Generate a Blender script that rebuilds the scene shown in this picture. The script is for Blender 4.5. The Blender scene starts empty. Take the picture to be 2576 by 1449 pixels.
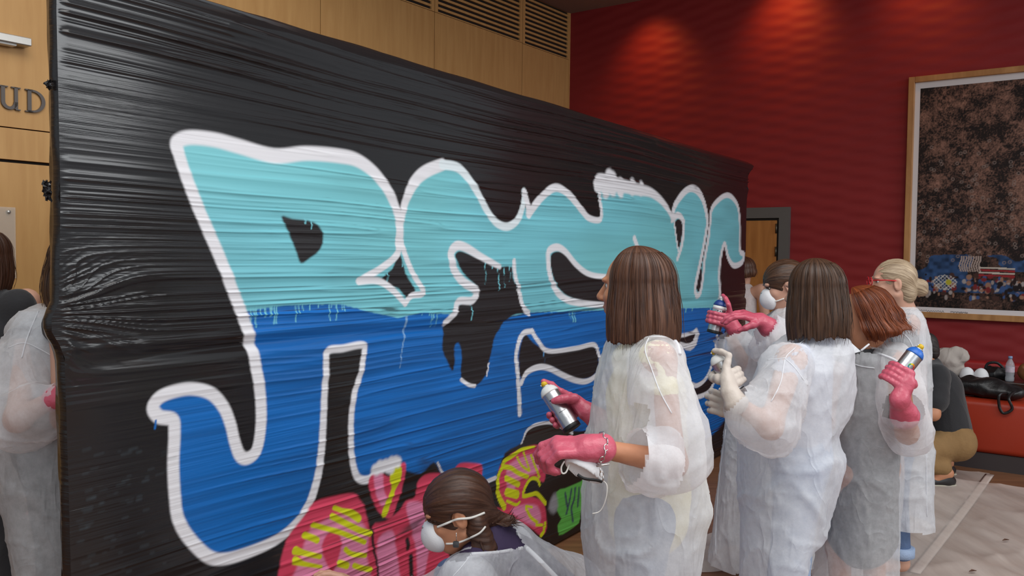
import bpy, math, random
import numpy as np
from mathutils import Vector, Matrix
from mathutils.bvhtree import BVHTree

random.seed(7)
rng = np.random.default_rng(7)
scene = bpy.context.scene
COL = scene.collection

# ------------------------------------------------------------------ camera
W, H, FPX = 2576, 1449, 2150.0
CAMZ, PITCH, ROLL = 1.62, 0.0391, 0.012
_F = Vector((0, math.cos(PITCH), -math.sin(PITCH)))
_r0 = Vector((1, 0, 0))
_u0 = Vector((0, math.sin(PITCH), math.cos(PITCH)))
_R = _r0 * math.cos(ROLL) + _u0 * math.sin(ROLL)
_U = _u0 * math.cos(ROLL) - _r0 * math.sin(ROLL)
CAM = Vector((0, 0, CAMZ))
cam_data = bpy.data.cameras.new('camera')
cam_data.sensor_width = 36.0
cam_data.lens = FPX / W * 36.0
cam_data.clip_start = 0.05
cam = bpy.data.objects.new('camera', cam_data)
COL.objects.link(cam)
cam.matrix_world = Matrix(((_R.x, _U.x, -_F.x, CAM.x), (_R.y, _U.y, -_F.y, CAM.y), (_R.z, _U.z, -_F.z, CAM.z), (0, 0, 0, 1)))
scene.camera = cam

# ------------------------------------------------------------------ world, lights, exposure
world = bpy.data.worlds.new('world')
scene.world = world
world.use_nodes = True
bg = world.node_tree.nodes['Background']
bg.inputs[0].default_value = (0.84, 0.92, 1.0, 1)
bg.inputs[1].default_value = 0.42
vs = scene.view_settings
vs.view_transform = 'Standard'
vs.look = 'None'
vs.exposure = 0.1
vs.gamma = 1.0
vs.use_curve_mapping = False


def area_light(name, loc, target, sx, sy, power, col):
    d = bpy.data.lights.new(name, 'AREA')
    d.shape = 'RECTANGLE'
    d.size, d.size_y, d.energy, d.color = sx, sy, power, col
    o = bpy.data.objects.new(name, d)
    COL.objects.link(o)
    o.location = loc
    o.rotation_euler = (Vector(target) - Vector(loc)).to_track_quat('-Z', 'Y').to_euler()
    return o


def spot_light(name, loc, target, power, col, angle, blend=0.6, size=0.04):
    d = bpy.data.lights.new(name, 'SPOT')
    d.energy, d.color, d.spot_size, d.spot_blend, d.shadow_soft_size = power, col, math.radians(angle), blend, size
    o = bpy.data.objects.new(name, d)
    COL.objects.link(o)
    o.location = loc
    o.rotation_euler = (Vector(target) - Vector(loc)).to_track_quat('-Z', 'Y').to_euler()
    return o


# added lamps out of view: overhead, front and side
area_light('overhead_lamp', (1.6, 0.6, 6.2), (1.6, 2.6, 0), 7.0, 4.0, 330, (1.0, 0.985, 0.96))  # soft overhead lamp, added to give the light a direction
area_light('added_front_lamp', (2.0, -5.0, 3.0), (0.5, 5, 1.0), 8.0, 3.0, 110, (0.93, 0.97, 1.0))  # lamp added behind the camera, standing in for assumed window daylight
area_light('side_streak_lamp', (9.0, -0.5, 4.6), (0.5, 4, 1.3), 7.0, 2.0, 260, (0.95, 0.98, 1.0))  # added side lamp, high up so film creases catch bright streaks

# ------------------------------------------------------------------ pixel <-> place


def ray(px, py):
    return _F + _R * ((px - W / 2) / FPX) - _U * ((py - H / 2) / FPX)


def at(px, py, d):
    return CAM + ray(px, py) * d


def on_z(px, py, z):
    r = ray(px, py)
    return CAM + r * ((z - CAMZ) / r.z)


def on_plane(px, py, p0, n):
    r = ray(px, py)
    return CAM + r * ((p0 - CAM).dot(n) / r.dot(n))


def project(P):
    P = np.asarray(P, float)
    d = P - np.array(CAM)
    z = d @ np.array(_F)
    return W / 2 + FPX * (d @ np.array(_R)) / z, H / 2 - FPX * (d @ np.array(_U)) / z


# ------------------------------------------------------------------ object helpers
OFF = {}


def tag(o, label=None, cat=None, group=None, kind=None):
    if label: o['label'] = label
    if cat: o['category'] = cat
    if group: o['group'] = group
    if kind: o['kind'] = kind
    return o


def empty(name, base):
    o = bpy.data.objects.new(name, None)
    o.empty_display_size = 0.1
    COL.objects.link(o)
    o.location = base
    OFF[o.name] = Vector(base)
    return o


def mobj(name, V, Fc, mat, parent=None, base=None, smooth=True, uv=None, col=None):
    """one mesh object; V in world metres, stored relative to the thing's base"""
    V = np.asarray(V, np.float64).reshape(-1, 3)
    if parent is not None:
        b = OFF[parent.name]
    elif base is not None:
        b = Vector(base)
    else:
        mn, mx = V.min(0), V.max(0)
        b = Vector(((mn[0] + mx[0]) / 2, (mn[1] + mx[1]) / 2, mn[2]))
    Vl = (V - np.array(b)).astype(np.float32)
    me = bpy.data.meshes.new(name)
    if isinstance(Fc, np.ndarray):
        n, k = Fc.shape
        me.vertices.add(len(Vl))
        me.vertices.foreach_set('co', Vl.ravel())
        me.loops.add(n * k)
        me.loops.foreach_set('vertex_index', Fc.astype(np.int32).ravel())
        me.polygons.add(n)
        me.polygons.foreach_set('loop_start', np.arange(0, n * k, k, dtype=np.int32))
        me.polygons.foreach_set('loop_total', np.full(n, k, np.int32))
        me.update(calc_edges=True)
        me.validate()
    else:
        me.from_pydata([tuple(v) for v in Vl], [], [tuple(f) for f in Fc])
        me.update()
    if smooth:
        me.polygons.foreach_set('use_smooth', np.ones(len(me.polygons), bool))
    if uv is not None:
        l = me.uv_layers.new(name='flow')
        li = np.zeros(len(me.loops), np.int32)
        me.loops.foreach_get('vertex_index', li)
        l.data.foreach_set('uv', np.asarray(uv, np.float32)[li].ravel())
    if col is not None:
        a = me.color_attributes.new('paint', 'FLOAT_COLOR', 'POINT')
        a.data.foreach_set('color', np.asarray(col, np.float32).ravel())
    me.materials.append(mat)
    o = bpy.data.objects.new(name, me)
    COL.objects.link(o)
    if parent is not None:
        o.parent = parent
        OFF[o.name] = b
    else:
        o.location = b
        OFF[o.name] = b
    return o


BOXF = [(0, 3, 2, 1), (4, 5, 6, 7), (0, 1, 5, 4), (1, 2, 6, 5), (2, 3, 7, 6), (3, 0, 4, 7)]


def box_vf(o, ax, ay, az):
    """box from corner o along three edge vectors"""
    o, ax, ay, az = map(Vector, (o, ax, ay, az))
    V = [o, o + ax, o + ax + ay, o + ay]
    V += [v + az for v in V]
    if ax.cross(ay).dot(az) < 0:
        return V, [tuple(reversed(f)) for f in BOXF]
    return V, BOXF


def bevel_box(o, ax, ay, az, b=0.01, seg=2):
    import bmesh
    V, Fc = box_vf(o, ax, ay, az)
    bm = bmesh.new()
    vs_ = [bm.verts.new(v) for v in V]
    for f in Fc: bm.faces.new([vs_[i] for i in f])
    bmesh.ops.bevel(bm, geom=bm.edges[:], offset=b, segments=seg, affect='EDGES', profile=0.5)
    bm.verts.ensure_lookup_table()
    bm.verts.index_update()
    r = [v.co.copy() for v in bm.verts], [[v.index for v in f.verts] for f in bm.faces]
    bm.free()
    return r


def merge(parts):
    V, Fc = [], []
    for v, f in parts:
        n = len(V)
        V += [Vector(x) for x in v]
        Fc += [tuple(i + n for i in q) for q in f]
    return V, Fc


def crom(P, n=6, closed=False):
    """Catmull-Rom through the points"""
    P = np.asarray([tuple(p) for p in P], float)
    m = len(P)
    if m < 3: return P
    out = []
    idx = range(m) if closed else range(m - 1)
    for i in idx:
        if closed:
            p0, p1, p2, p3 = P[i - 1], P[i], P[(i + 1) % m], P[(i + 2) % m]
        else:
            p0, p1, p2, p3 = P[max(i - 1, 0)], P[i], P[i + 1], P[min(i + 2, m - 1)]
        for t in np.linspace(0, 1, n, endpoint=False):
            out.append(0.5 * (2 * p1 + (p2 - p0) * t + (2 * p0 - 5 * p1 + 4 * p2 - p3) * t * t + (3 * p1 - p0 - 3 * p2 + p3) * t ** 3))
    if not closed: out.append(P[-1])
    return np.array(out)


def tube_vf(pts, r, n=8, flat=None, closed=False):
    """tube along points; r a number or list; flat = (axis vector, factor) squashes the section"""
    P = [Vector(p) for p in pts]
    m = len(P)
    rs = [r] * m if not hasattr(r, '__len__') else list(np.interp(np.linspace(0, 1, m), np.linspace(0, 1, len(r)), r))
    V, Fc = [], []
    nrm = None
    for i in range(m):
        if closed:
            t = (P[(i + 1) % m] - P[i - 1]).normalized()
        else:
            t = (P[min(i + 1, m - 1)] - P[max(i - 1, 0)]).normalized()
        if nrm is None:
            a = Vector((0, 0, 1)) if abs(t.z) < 0.9 else Vector((1, 0, 0))
            nrm = t.cross(a).normalized()
        else:
            nrm = (nrm - t * nrm.dot(t)).normalized()
        b = t.cross(nrm)
        for k in range(n):
            a = 2 * math.pi * k / n
            off = (nrm * math.cos(a) + b * math.sin(a)) * rs[i]
            if flat is not None:
                fv, ff = flat
                fv = Vector(fv)
                off = off - fv * off.dot(fv) * (1 - ff)
            V.append(P[i] + off)
    rng_ = range(m) if closed else range(m - 1)
    for i in rng_:
        j = (i + 1) % m
        for k in range(n):
            k2 = (k + 1) % n
            Fc.append((i * n + k, i * n + k2, j * n + k2, j * n + k))
    if not closed:
        Fc.append(tuple(range(n - 1, -1, -1)))
        Fc.append(tuple(range((m - 1) * n, m * n)))
    return V, Fc


def frame_z(axis, hint=(0, 0, 1)):
    z = Vector(axis).normalized()
    x = Vector(hint) - z * Vector(hint).dot(z)
    if x.length < 1e-4:
        x = Vector((1, 0, 0)) - z * z.x
    x.normalize()
    return x, z.cross(x), z


def lathe_vf(profile, origin, axis, n=24, hint=(0, -1, 0.1)):
    x, y, z = frame_z(axis, hint)
    o = Vector(origin)
    V, Fc = [], []
    for r, h in profile:
        for k in range(n):
            a = 2 * math.pi * k / n
            V.append(o + z * h + (x * math.cos(a) + y * math.sin(a)) * r)
    m = len(profile)
    for i in range(m - 1):
        for k in range(n):
            k2 = (k + 1) % n
            Fc.append((i * n + k, i * n + k2, (i + 1) * n + k2, (i + 1) * n + k))
    Fc.append(tuple(range(n - 1, -1, -1)))
    Fc.append(tuple(range((m - 1) * n, m * n)))
    return V, Fc


def torus_vf(c, axis, R, r, n=18, m=8, stretch=None):
    x, y, z = frame_z(axis)
    if stretch is not None:
        s = Vector(stretch); x = (s - z * s.dot(z)).normalized(); y = z.cross(x)
    c = Vector(c)
    V, Fc = [], []
    for i in range(n):
        a = 2 * math.pi * i / n
        d = x * math.cos(a) * (1.45 if stretch is not None else 1) + y * math.sin(a)
        rad = (x * math.cos(a) + y * math.sin(a))
        for k in range(m):
            b = 2 * math.pi * k / m
            V.append(c + d * R + rad * (r * math.cos(b)) + z * (r * math.sin(b)))
    for i in range(n):
        for k in range(m):
            i2, k2 = (i + 1) % n, (k + 1) % m
            Fc.append((i * m + k, i2 * m + k, i2 * m + k2, i * m + k2))
    return V, Fc


# ------------------------------------------------------------------ noise
def _hash(i, j, k, s):
    h = (i * 374761393 + j * 668265263 + k * 2147483647 + s * 974634541) & 0xFFFFFFFF
    h = ((h ^ (h >> 13)) * 1274126177) & 0xFFFFFFFF
    return ((h ^ (h >> 16)) & 0xFFFF) / 65535.0


def vnoise(x, y, z=0.0, seed=0):
    x, y, z = np.broadcast_arrays(np.asarray(x, float), np.asarray(y, float), np.asarray(z, float))
    xi, yi, zi = np.floor(x).astype(np.int64), np.floor(y).astype(np.int64), np.floor(z).astype(np.int64)
    fx, fy, fz = x - xi, y - yi, z - zi
    fx, fy, fz = [t * t * t * (t * (t * 6 - 15) + 10) for t in (fx, fy, fz)]
    r = 0.0
    for a in (0, 1):
        for b in (0, 1):
            for c in (0, 1):
                w = (fx if a else 1 - fx) * (fy if b else 1 - fy) * (fz if c else 1 - fz)
                r = r + w * _hash(xi + a, yi + b, zi + c, seed)
    return r


def ridge(n, p=3.0):
    return (1 - np.abs(2 * n - 1)) ** p


# ------------------------------------------------------------------ implicit surfaces -> mesh
class Sdf:
    def __init__(self, h=0.01, k=0.03):
        self.h, self.k, self.p = h, k, []

    def cone(self, a, b, ra, rb=None, k=None, op='u'):
        self.p.append(('c', np.array(a, float), np.array(b, float), ra, ra if rb is None else rb, self.k if k is None else k, op))
        return self

    def chain(self, pts, rs, k=None):
        for i in range(len(pts) - 1):
            self.cone(pts[i], pts[i + 1], rs[i], rs[i + 1], k)
        return self

    def ell(self, c, r, axes=None, k=None, op='u'):
        A = np.eye(3) if axes is None else np.array([tuple(Vector(a).normalized()) for a in axes])
        self.p.append(('e', np.array(c, float), np.array(r, float), A, None, self.k if k is None else k, op))
        return self

    def stack(self, levels, k=None, zmin=None, zmax=None):
        """horizontal ellipses piled up: (z, cx, cy, rx, ry)"""
        L = np.array(sorted(levels), float)
        self.p.append(('s', L, zmin, zmax, None, self.k if k is None else k, 'u'))
        return self

    def bounds(self, q):
        if q[0] == 'c':
            r = max(q[3], q[4])
            return np.minimum(q[1], q[2]) - r, np.maximum(q[1], q[2]) + r
        if q[0] == 'e':
            r = q[2].max()
            return q[1] - r, q[1] + r
        L = q[1]
        return (np.array([(L[:, 1] - L[:, 3]).min(), (L[:, 2] - L[:, 4]).min(), L[0, 0]]),
                np.array([(L[:, 1] + L[:, 3]).max(), (L[:, 2] + L[:, 4]).max(), L[-1, 0]]))

    def mesh(self):
        h = self.h
        bs = [self.bounds(q) for q in self.p if q[6] == 'u']
        lo = np.min([b[0] for b in bs], 0) - 3 * h
        hi = np.max([b[1] for b in bs], 0) + 3 * h
        n = np.ceil((hi - lo) / h).astype(int) + 1
        Fd = np.full(tuple(n), 9.0, np.float32)
        for q in self.p:
            b0, b1 = self.bounds(q)
            m = q[5] + 3 * h
            i0 = np.clip(np.floor((b0 - m - lo) / h).astype(int), 0, n)
            i1 = np.clip(np.ceil((b1 + m - lo) / h).astype(int) + 1, 0, n)
            if (i1 <= i0).any(): continue
            X = (lo[0] + h * np.arange(i0[0], i1[0]))[:, None, None]
            Y = (lo[1] + h * np.arange(i0[1], i1[1]))[None, :, None]
            Z = (lo[2] + h * np.arange(i0[2], i1[2]))[None, None, :]
            if q[0] == 'c':
                a, b = q[1], q[2]
                ba = b - a
                t = np.clip(((X - a[0]) * ba[0] + (Y - a[1]) * ba[1] + (Z - a[2]) * ba[2]) / max((ba ** 2).sum(), 1e-9), 0, 1)
                d = np.sqrt((X - a[0] - t * ba[0]) ** 2 + (Y - a[1] - t * ba[1]) ** 2 + (Z - a[2] - t * ba[2]) ** 2) - (q[3] + t * (q[4] - q[3]))
            elif q[0] == 'e':
                c, r, A = q[1], q[2], q[3]
                x, y, z = X - c[0], Y - c[1], Z - c[2]
                l = [(x * A[i, 0] + y * A[i, 1] + z * A[i, 2]) / r[i] for i in range(3)]
                k0 = np.sqrt(l[0] ** 2 + l[1] ** 2 + l[2] ** 2)
                k1 = np.sqrt((l[0] / r[0]) ** 2 + (l[1] / r[1]) ** 2 + (l[2] / r[2]) ** 2)
                d = k0 * (k0 - 1) / np.maximum(k1, 1e-6)
            else:
                L = q[1]
                z1 = Z[0, 0]
                cx, cy, rx, ry = [np.interp(z1, L[:, 0], L[:, i])[None, None, :] for i in (1, 2, 3, 4)]
                k0 = np.sqrt(((X - cx) / rx) ** 2 + ((Y - cy) / ry) ** 2)
                d = (k0 - 1) * np.minimum(rx, ry)
                d = np.maximum(d, np.maximum(Z - L[-1, 0], L[0, 0] - Z))
            sl = tuple(slice(i0[i], i1[i]) for i in range(3))
            o = Fd[sl]
            k = q[5]
            if q[6] == 'u':
                if k > 0:
                    g = np.clip(0.5 + 0.5 * (o - d) / k, 0, 1)
                    Fd[sl] = o + (d - o) * g - k * g * (1 - g)
                else:
                    Fd[sl] = np.minimum(o, d)
            else:
                if k > 0:
                    g = np.clip(0.5 - 0.5 * (o + d) / k, 0, 1)
                    Fd[sl] = o + (-d - o) * g + k * g * (1 - g)
                else:
                    Fd[sl] = np.maximum(o, -d)
        return surface_nets(Fd, lo, h)


def surface_nets(Fd, lo, h):
    S = Fd < 0
    c = sum(S[a:S.shape[0] - 1 + a, b:S.shape[1] - 1 + b, d:S.shape[2] - 1 + d].astype(np.int8) for a in (0, 1) for b in (0, 1) for d in (0, 1))
    mask = (c > 0) & (c < 8)
    I, J, K = np.nonzero(mask)
    idx = np.full(mask.shape, -1, np.int64)
    idx[I, J, K] = np.arange(len(I))
    acc = np.zeros((len(I), 3))
    cnt = np.zeros(len(I))
    for ax in range(3):
        o = [a for a in range(3) if a != ax]
        for p in (0, 1):
            for q in (0, 1):
                a = [0, 0, 0]
                a[o[0]], a[o[1]] = p, q
                b = list(a)
                b[ax] = 1
                fa = Fd[I + a[0], J + a[1], K + a[2]].astype(float)
                fb = Fd[I + b[0], J + b[1], K + b[2]].astype(float)
                cr = (fa < 0) != (fb < 0)
                t = np.where(cr, fa / np.where(cr, fa - fb, 1), 0)
                for e in range(3):
                    acc[:, e] += np.where(cr, a[e] + (t if e == ax else 0), 0)
                cnt += cr
    V = lo + h * (np.stack([I, J, K], 1) + acc / np.maximum(cnt, 1)[:, None])
    Q = []
    for ax in range(3):
        o = [(1, 2), (2, 0), (0, 1)][ax]
        sa = [slice(None)] * 3
        sb = [slice(None)] * 3
        sa[ax], sb[ax] = slice(0, -1), slice(1, None)
        for e in o: sa[e] = sb[e] = slice(1, -1)
        A, B = S[tuple(sa)], S[tuple(sb)]
        cr = A != B
        ii = np.array(np.nonzero(cr)).T
        if not len(ii): continue
        ii[:, o[0]] += 1
        ii[:, o[1]] += 1
        inside = A[cr]
        e0 = np.zeros(3, int); e0[o[0]] = 1
        e1 = np.zeros(3, int); e1[o[1]] = 1
        g = lambda p: idx[p[:, 0], p[:, 1], p[:, 2]]
        q = np.stack([g(ii - e0 - e1), g(ii - e1), g(ii), g(ii - e0)], 1)
        q = np.where(inside[:, None], q, q[:, ::-1])
        Q.append(q)
    Q = np.concatenate(Q)
    Q = Q[(Q >= 0).all(1)]
    return V, Q


def vnormals(V, Q):
    fn = np.cross(V[Q[:, 2]] - V[Q[:, 0]], V[Q[:, 3]] - V[Q[:, 1]])
    N = np.zeros_like(V)
    for i in range(4): np.add.at(N, Q[:, i], fn)
    return N / np.maximum(np.linalg.norm(N, axis=1, keepdims=True), 1e-12)


def cut(V, Q, keep_face):
    Q = Q[keep_face]
    used = np.unique(Q)
    m = np.full(len(V), -1)
    m[used] = np.arange(len(used))
    return V[used], m[Q]


def in_poly(x, y, poly):
    poly = np.asarray(poly, float)
    r = np.zeros(np.shape(x), bool)
    j = len(poly) - 1
    for i in range(len(poly)):
        xi, yi = poly[i]
        xj, yj = poly[j]
        if yi != yj:
            r ^= ((yi > y) != (yj > y)) & (x < (xj - xi) * (y - yi) / (yj - yi) + xi)
        j = i
    return r


def drape(pts, V, Q, lift=0.003, n=8, fallback=None):
    """lay a line seen at these pixels onto a surface: returns world points on it"""
    bvh = BVHTree.FromPolygons([tuple(v) for v in V], [tuple(int(i) for i in f) for f in Q])
    out = []
    for p in crom(pts, n):
        r = ray(p[0], p[1]).normalized()
        hit = bvh.ray_cast(CAM, r)
        if hit[0] is not None:
            out.append(hit[0] - r * lift)
        elif fallback is not None:
            out.append(at(p[0], p[1], fallback))
    return out


# ------------------------------------------------------------------ materials
def srgb(r, g, b):
    f = lambda c: c / 12.92 if c <= 0.04045 else ((c + 0.055) / 1.055) ** 2.4
    return (f(r / 255), f(g / 255), f(b / 255), 1)


def new_mat(name):
    m = bpy.data.materials.new(name)
    m.use_nodes = True
    nt = m.node_tree
    return m, nt, nt.nodes['Principled BSDF'], nt.nodes['Material Output']


def plain(name, col, rough=0.6, metal=0.0, var=0.12, scale=8.0, bump=0.0, bscale=60.0, spec=0.5, stretch=(1, 1, 1), sheen=0.0):
    """principled with a little procedural variation of the base colour and optional bump"""
    m, nt, b, out = new_mat(name)
    L = nt.links
    tc = nt.nodes.new('ShaderNodeTexCoord')
    mp = nt.nodes.new('ShaderNodeMapping')
    mp.inputs['Scale'].default_value = stretch
    L.new(tc.outputs['Object'], mp.inputs[0])
    n = nt.nodes.new('ShaderNodeTexNoise')
    n.inputs['Scale'].default_value = scale
    n.inputs['Detail'].default_value = 4
    L.new(mp.outputs[0], n.inputs['Vector'])
    mx = nt.nodes.new('ShaderNodeMix')
    mx.data_type = 'RGBA'
    mx.inputs['A'].default_value = tuple(c * (1 - var) for c in col[:3]) + (1,)
    mx.inputs['B'].default_value = tuple(min(1, c * (1 + var)) for c in col[:3]) + (1,)
    L.new(n.outputs[0], mx.inputs['Factor'])
    L.new(mx.outputs['Result'], b.inputs['Base Color'])
    b.inputs['Roughness'].default_value = rough
    b.inputs['Metallic'].default_value = metal
    b.inputs['Specular IOR Level'].default_value = spec
    if sheen: b.inputs['Sheen Weight'].default_value = sheen
    if bump:
        n2 = nt.nodes.new('ShaderNodeTexNoise')
        n2.inputs['Scale'].default_value = bscale
        n2.inputs['Detail'].default_value = 5
        L.new(mp.outputs[0], n2.inputs['Vector'])
        bp = nt.nodes.new('ShaderNodeBump')
        bp.inputs['Strength'].default_value = bump
        bp.inputs['Distance'].default_value = 0.01
        L.new(n2.outputs[0], bp.inputs['Height'])
        L.new(bp.outputs[0], b.inputs['Normal'])
    return m


def hair_mat(name, dark, light, rough=0.38):
    m, nt, b, out = new_mat(name)
    L = nt.links
    uvn = nt.nodes.new('ShaderNodeUVMap')
    uvn.uv_map = 'flow'
    mp = nt.nodes.new('ShaderNodeMapping')
    mp.inputs['Scale'].default_value = (90, 2.2, 1)
    L.new(uvn.outputs[0], mp.inputs[0])
    n = nt.nodes.new('ShaderNodeTexNoise')
    n.inputs['Scale'].default_value = 1.0
    n.inputs['Detail'].default_value = 6
    n.inputs['Roughness'].default_value = 0.65
    L.new(mp.outputs[0], n.inputs['Vector'])
    cr = nt.nodes.new('ShaderNodeValToRGB')
    cr.color_ramp.elements[0].position = 0.36
    cr.color_ramp.elements[0].color = dark
    cr.color_ramp.elements[1].position = 0.72
    cr.color_ramp.elements[1].color = light
    L.new(n.outputs[0], cr.inputs[0])
    L.new(cr.outputs[0], b.inputs['Base Color'])
    b.inputs['Roughness'].default_value = rough
    b.inputs['Specular IOR Level'].default_value = 0.35
    bp = nt.nodes.new('ShaderNodeBump')
    bp.inputs['Strength'].default_value = 0.5
    bp.inputs['Distance'].default_value = 0.004
    L.new(n.outputs[0], bp.inputs['Height'])
    L.new(bp.outputs[0], b.inputs['Normal'])
    return m


def gown_mat(name, opacity=0.62, col=(0.93, 0.94, 0.965, 1)):
    m, nt, b, out = new_mat(name)
    L = nt.links
    tc = nt.nodes.new('ShaderNodeTexCoord')
    fine = nt.nodes.new('ShaderNodeTexNoise')
    fine.inputs['Scale'].default_value = 26
    fine.inputs['Detail'].default_value = 7
    fine.inputs['Roughness'].default_value = 0.7
    L.new(tc.outputs['Object'], fine.inputs['Vector'])
    mpw = nt.nodes.new('ShaderNodeMapping')
    mpw.inputs['Scale'].default_value = (1, 1, 0.45)
    L.new(tc.outputs['Object'], mpw.inputs[0])
    cre = nt.nodes.new('ShaderNodeTexNoise')
    cre.inputs['Scale'].default_value = 5.5
    cre.inputs['Detail'].default_value = 3
    cre.inputs['Roughness'].default_value = 0.55
    cre.inputs['Distortion'].default_value = 0.9
    L.new(mpw.outputs[0], cre.inputs['Vector'])
    b.inputs['Base Color'].default_value = col
    b.inputs['Roughness'].default_value = 0.55
    b.inputs['Specular IOR Level'].default_value = 0.3
    def mth(op, x, y=None):
        n_ = nt.nodes.new('ShaderNodeMath'); n_.operation = op
        L.new(x, n_.inputs[0])
        if y is not None:
            if hasattr(y, 'default_value'): L.new(y, n_.inputs[1])
            else: n_.inputs[1].default_value = y
        return n_.outputs[0]
    rdg = mth('ABSOLUTE', mth('SUBTRACT', cre.outputs[0], 0.5))
    rdg = mth('POWER', mth('SUBTRACT', mth('MULTIPLY', rdg, -2.0), -1.0), 6.0)
    hgt_ = mth('ADD', mth('MULTIPLY', rdg, 1.0), mth('MULTIPLY', fine.outputs[0], 0.35))
    bp = nt.nodes.new('ShaderNodeBump')
    bp.inputs['Strength'].default_value = 0.6
    bp.inputs['Distance'].default_value = 0.007
    L.new(hgt_, bp.inputs['Height'])
    L.new(bp.outputs[0], b.inputs['Normal'])
    tl = nt.nodes.new('ShaderNodeBsdfTranslucent')
    tl.inputs[0].default_value = col
    mix1 = nt.nodes.new('ShaderNodeMixShader')
    mix1.inputs[0].default_value = 0.3
    L.new(b.outputs[0], mix1.inputs[1])
    L.new(tl.outputs[0], mix1.inputs[2])
    tr = nt.nodes.new('ShaderNodeBsdfTransparent')
    tr.inputs[0].default_value = (0.98, 0.985, 1, 1)
    mr = nt.nodes.new('ShaderNodeMapRange')
    mr.inputs['From Min'].default_value = 0.3
    mr.inputs['From Max'].default_value = 0.7
    mr.inputs['To Min'].default_value = max(0, opacity - 0.09)
    mr.inputs['To Max'].default_value = min(1, opacity + 0.09)
    L.new(fine.outputs[0], mr.inputs['Value'])
    mix2 = nt.nodes.new('ShaderNodeMixShader')
    L.new(mr.outputs[0], mix2.inputs[0])
    L.new(tr.outputs[0], mix2.inputs[1])
    L.new(mix1.outputs[0], mix2.inputs[2])
    L.new(mix2.outputs[0], out.inputs[0])
    return m


M = {}
M['gown'] = gown_mat('nonwoven_gown')
M['gown_sheer'] = gown_mat('nonwoven_gown_sheer', 0.46)
M['gown_sleeve'] = gown_mat('nonwoven_sleeve', 0.5)
M['seam'] = gown_mat('gown_seam', 0.8)
M['skin'] = plain('skin', srgb(196, 150, 128), 0.5, var=0.07, scale=14, bump=0.05, bscale=120, spec=0.35)
M['skin_tan'] = plain('skin_tan', srgb(188, 130, 98), 0.48, var=0.07, scale=14, bump=0.05, bscale=120, spec=0.35)
M['glove_pink'] = plain('pink_latex_glove', srgb(198, 88, 108), 0.34, var=0.14, scale=18, bump=0.35, bscale=45)
M['glove_beige'] = plain('beige_latex_glove', srgb(200, 188, 178), 0.5, var=0.05, scale=18, bump=0.25, bscale=45)
M['white_mask'] = plain('respirator_felt', srgb(228, 228, 230), 0.8, var=0.03, scale=30, bump=0.1, bscale=200)
M['strap'] = plain('elastic_strap', srgb(225, 222, 215), 0.7, var=0.03)
M['eye_white'] = plain('eye_white', srgb(230, 225, 220), 0.2, var=0.02)
M['iris'] = plain('iris', srgb(60, 45, 35), 0.2, var=0.2, scale=80)
M['black_cloth'] = plain('black_cloth', srgb(34, 33, 36), 0.85, var=0.2, bump=0.2, bscale=90, sheen=0.2)
M['grey_cloth'] = plain('grey_cloth', srgb(112, 112, 116), 0.85, var=0.15, bump=0.2, bscale=90)
M['dark_grey_cloth'] = plain('dark_grey_cloth', srgb(66, 66, 68), 0.85, var=0.2, bump=0.2, bscale=90)
M['purple_cloth'] = plain('purple_cloth', srgb(52, 38, 70), 0.8, var=0.1, bump=0.15, bscale=90)
M['cream_cloth'] = plain('cream_cloth', srgb(238, 226, 176), 0.8, var=0.06, bump=0.15, bscale=90)
M['jeans'] = plain('denim', srgb(84, 104, 138), 0.85, var=0.25, scale=25, bump=0.3, bscale=160)
M['pale_jeans'] = plain('pale_denim', srgb(150, 168, 196), 0.85, var=0.15, scale=25, bump=0.3, bscale=160)
M['khaki'] = plain('khaki_cotton', srgb(138, 106, 66), 0.85, var=0.12, scale=20, bump=0.25, bscale=60)
M['shoe_black'] = plain('black_leather', srgb(38, 34, 34), 0.4, var=0.2, bump=0.1)
M['sole'] = plain('rubber_sole', srgb(198, 192, 172), 0.7, var=0.08)
M['metal'] = plain('brushed_tin', srgb(196, 196, 198), 0.3, metal=0.95, var=0.06, scale=40, bump=0.12, bscale=30)
M['chrome'] = plain('silver_chain', srgb(205, 203, 200), 0.22, metal=1.0, var=0.05)
M['can_white'] = plain('can_white', srgb(225, 225, 222), 0.4, var=0.08, scale=60)
M['can_black'] = plain('can_black', srgb(22, 22, 24), 0.4, var=0.1)
M['can_yellow'] = plain('nozzle_yellow', srgb(214, 176, 30), 0.45, var=0.1, scale=80)
M['can_blue'] = plain('can_blue', srgb(34, 100, 190), 0.4, var=0.08)
M['can_dark_blue'] = plain('can_dark_blue', srgb(30, 60, 130), 0.4, var=0.08)
M['glasses_red'] = plain('red_glasses', srgb(190, 26, 34), 0.3, var=0.05)
M['badge_white'] = plain('badge_white', srgb(215, 215, 215), 0.5, var=0.03)

# ================================================================== the setting
# panel plane from its straight top edge (2.44 m high)
PTOP = 2.44
_pa, _pb = on_z(560, 5, PTOP), on_z(1885, 407, PTOP)
PD = Vector((_pb.x - _pa.x, _pb.y - _pa.y, 0)).normalized()      # along the panel, to the right and away
PN = Vector((PD.y, -PD.x, 0))                                    # out of its painted face
P0 = Vector((_pa.x, _pa.y, 0))


def puv(px, py):
    q = on_plane(px, py, P0, PN)
    return (q - P0).dot(PD), q.z


def pxyz(u, v, out=0.0):
    return P0 + PD * u + PN * out + Vector((0, 0, v))


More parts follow.
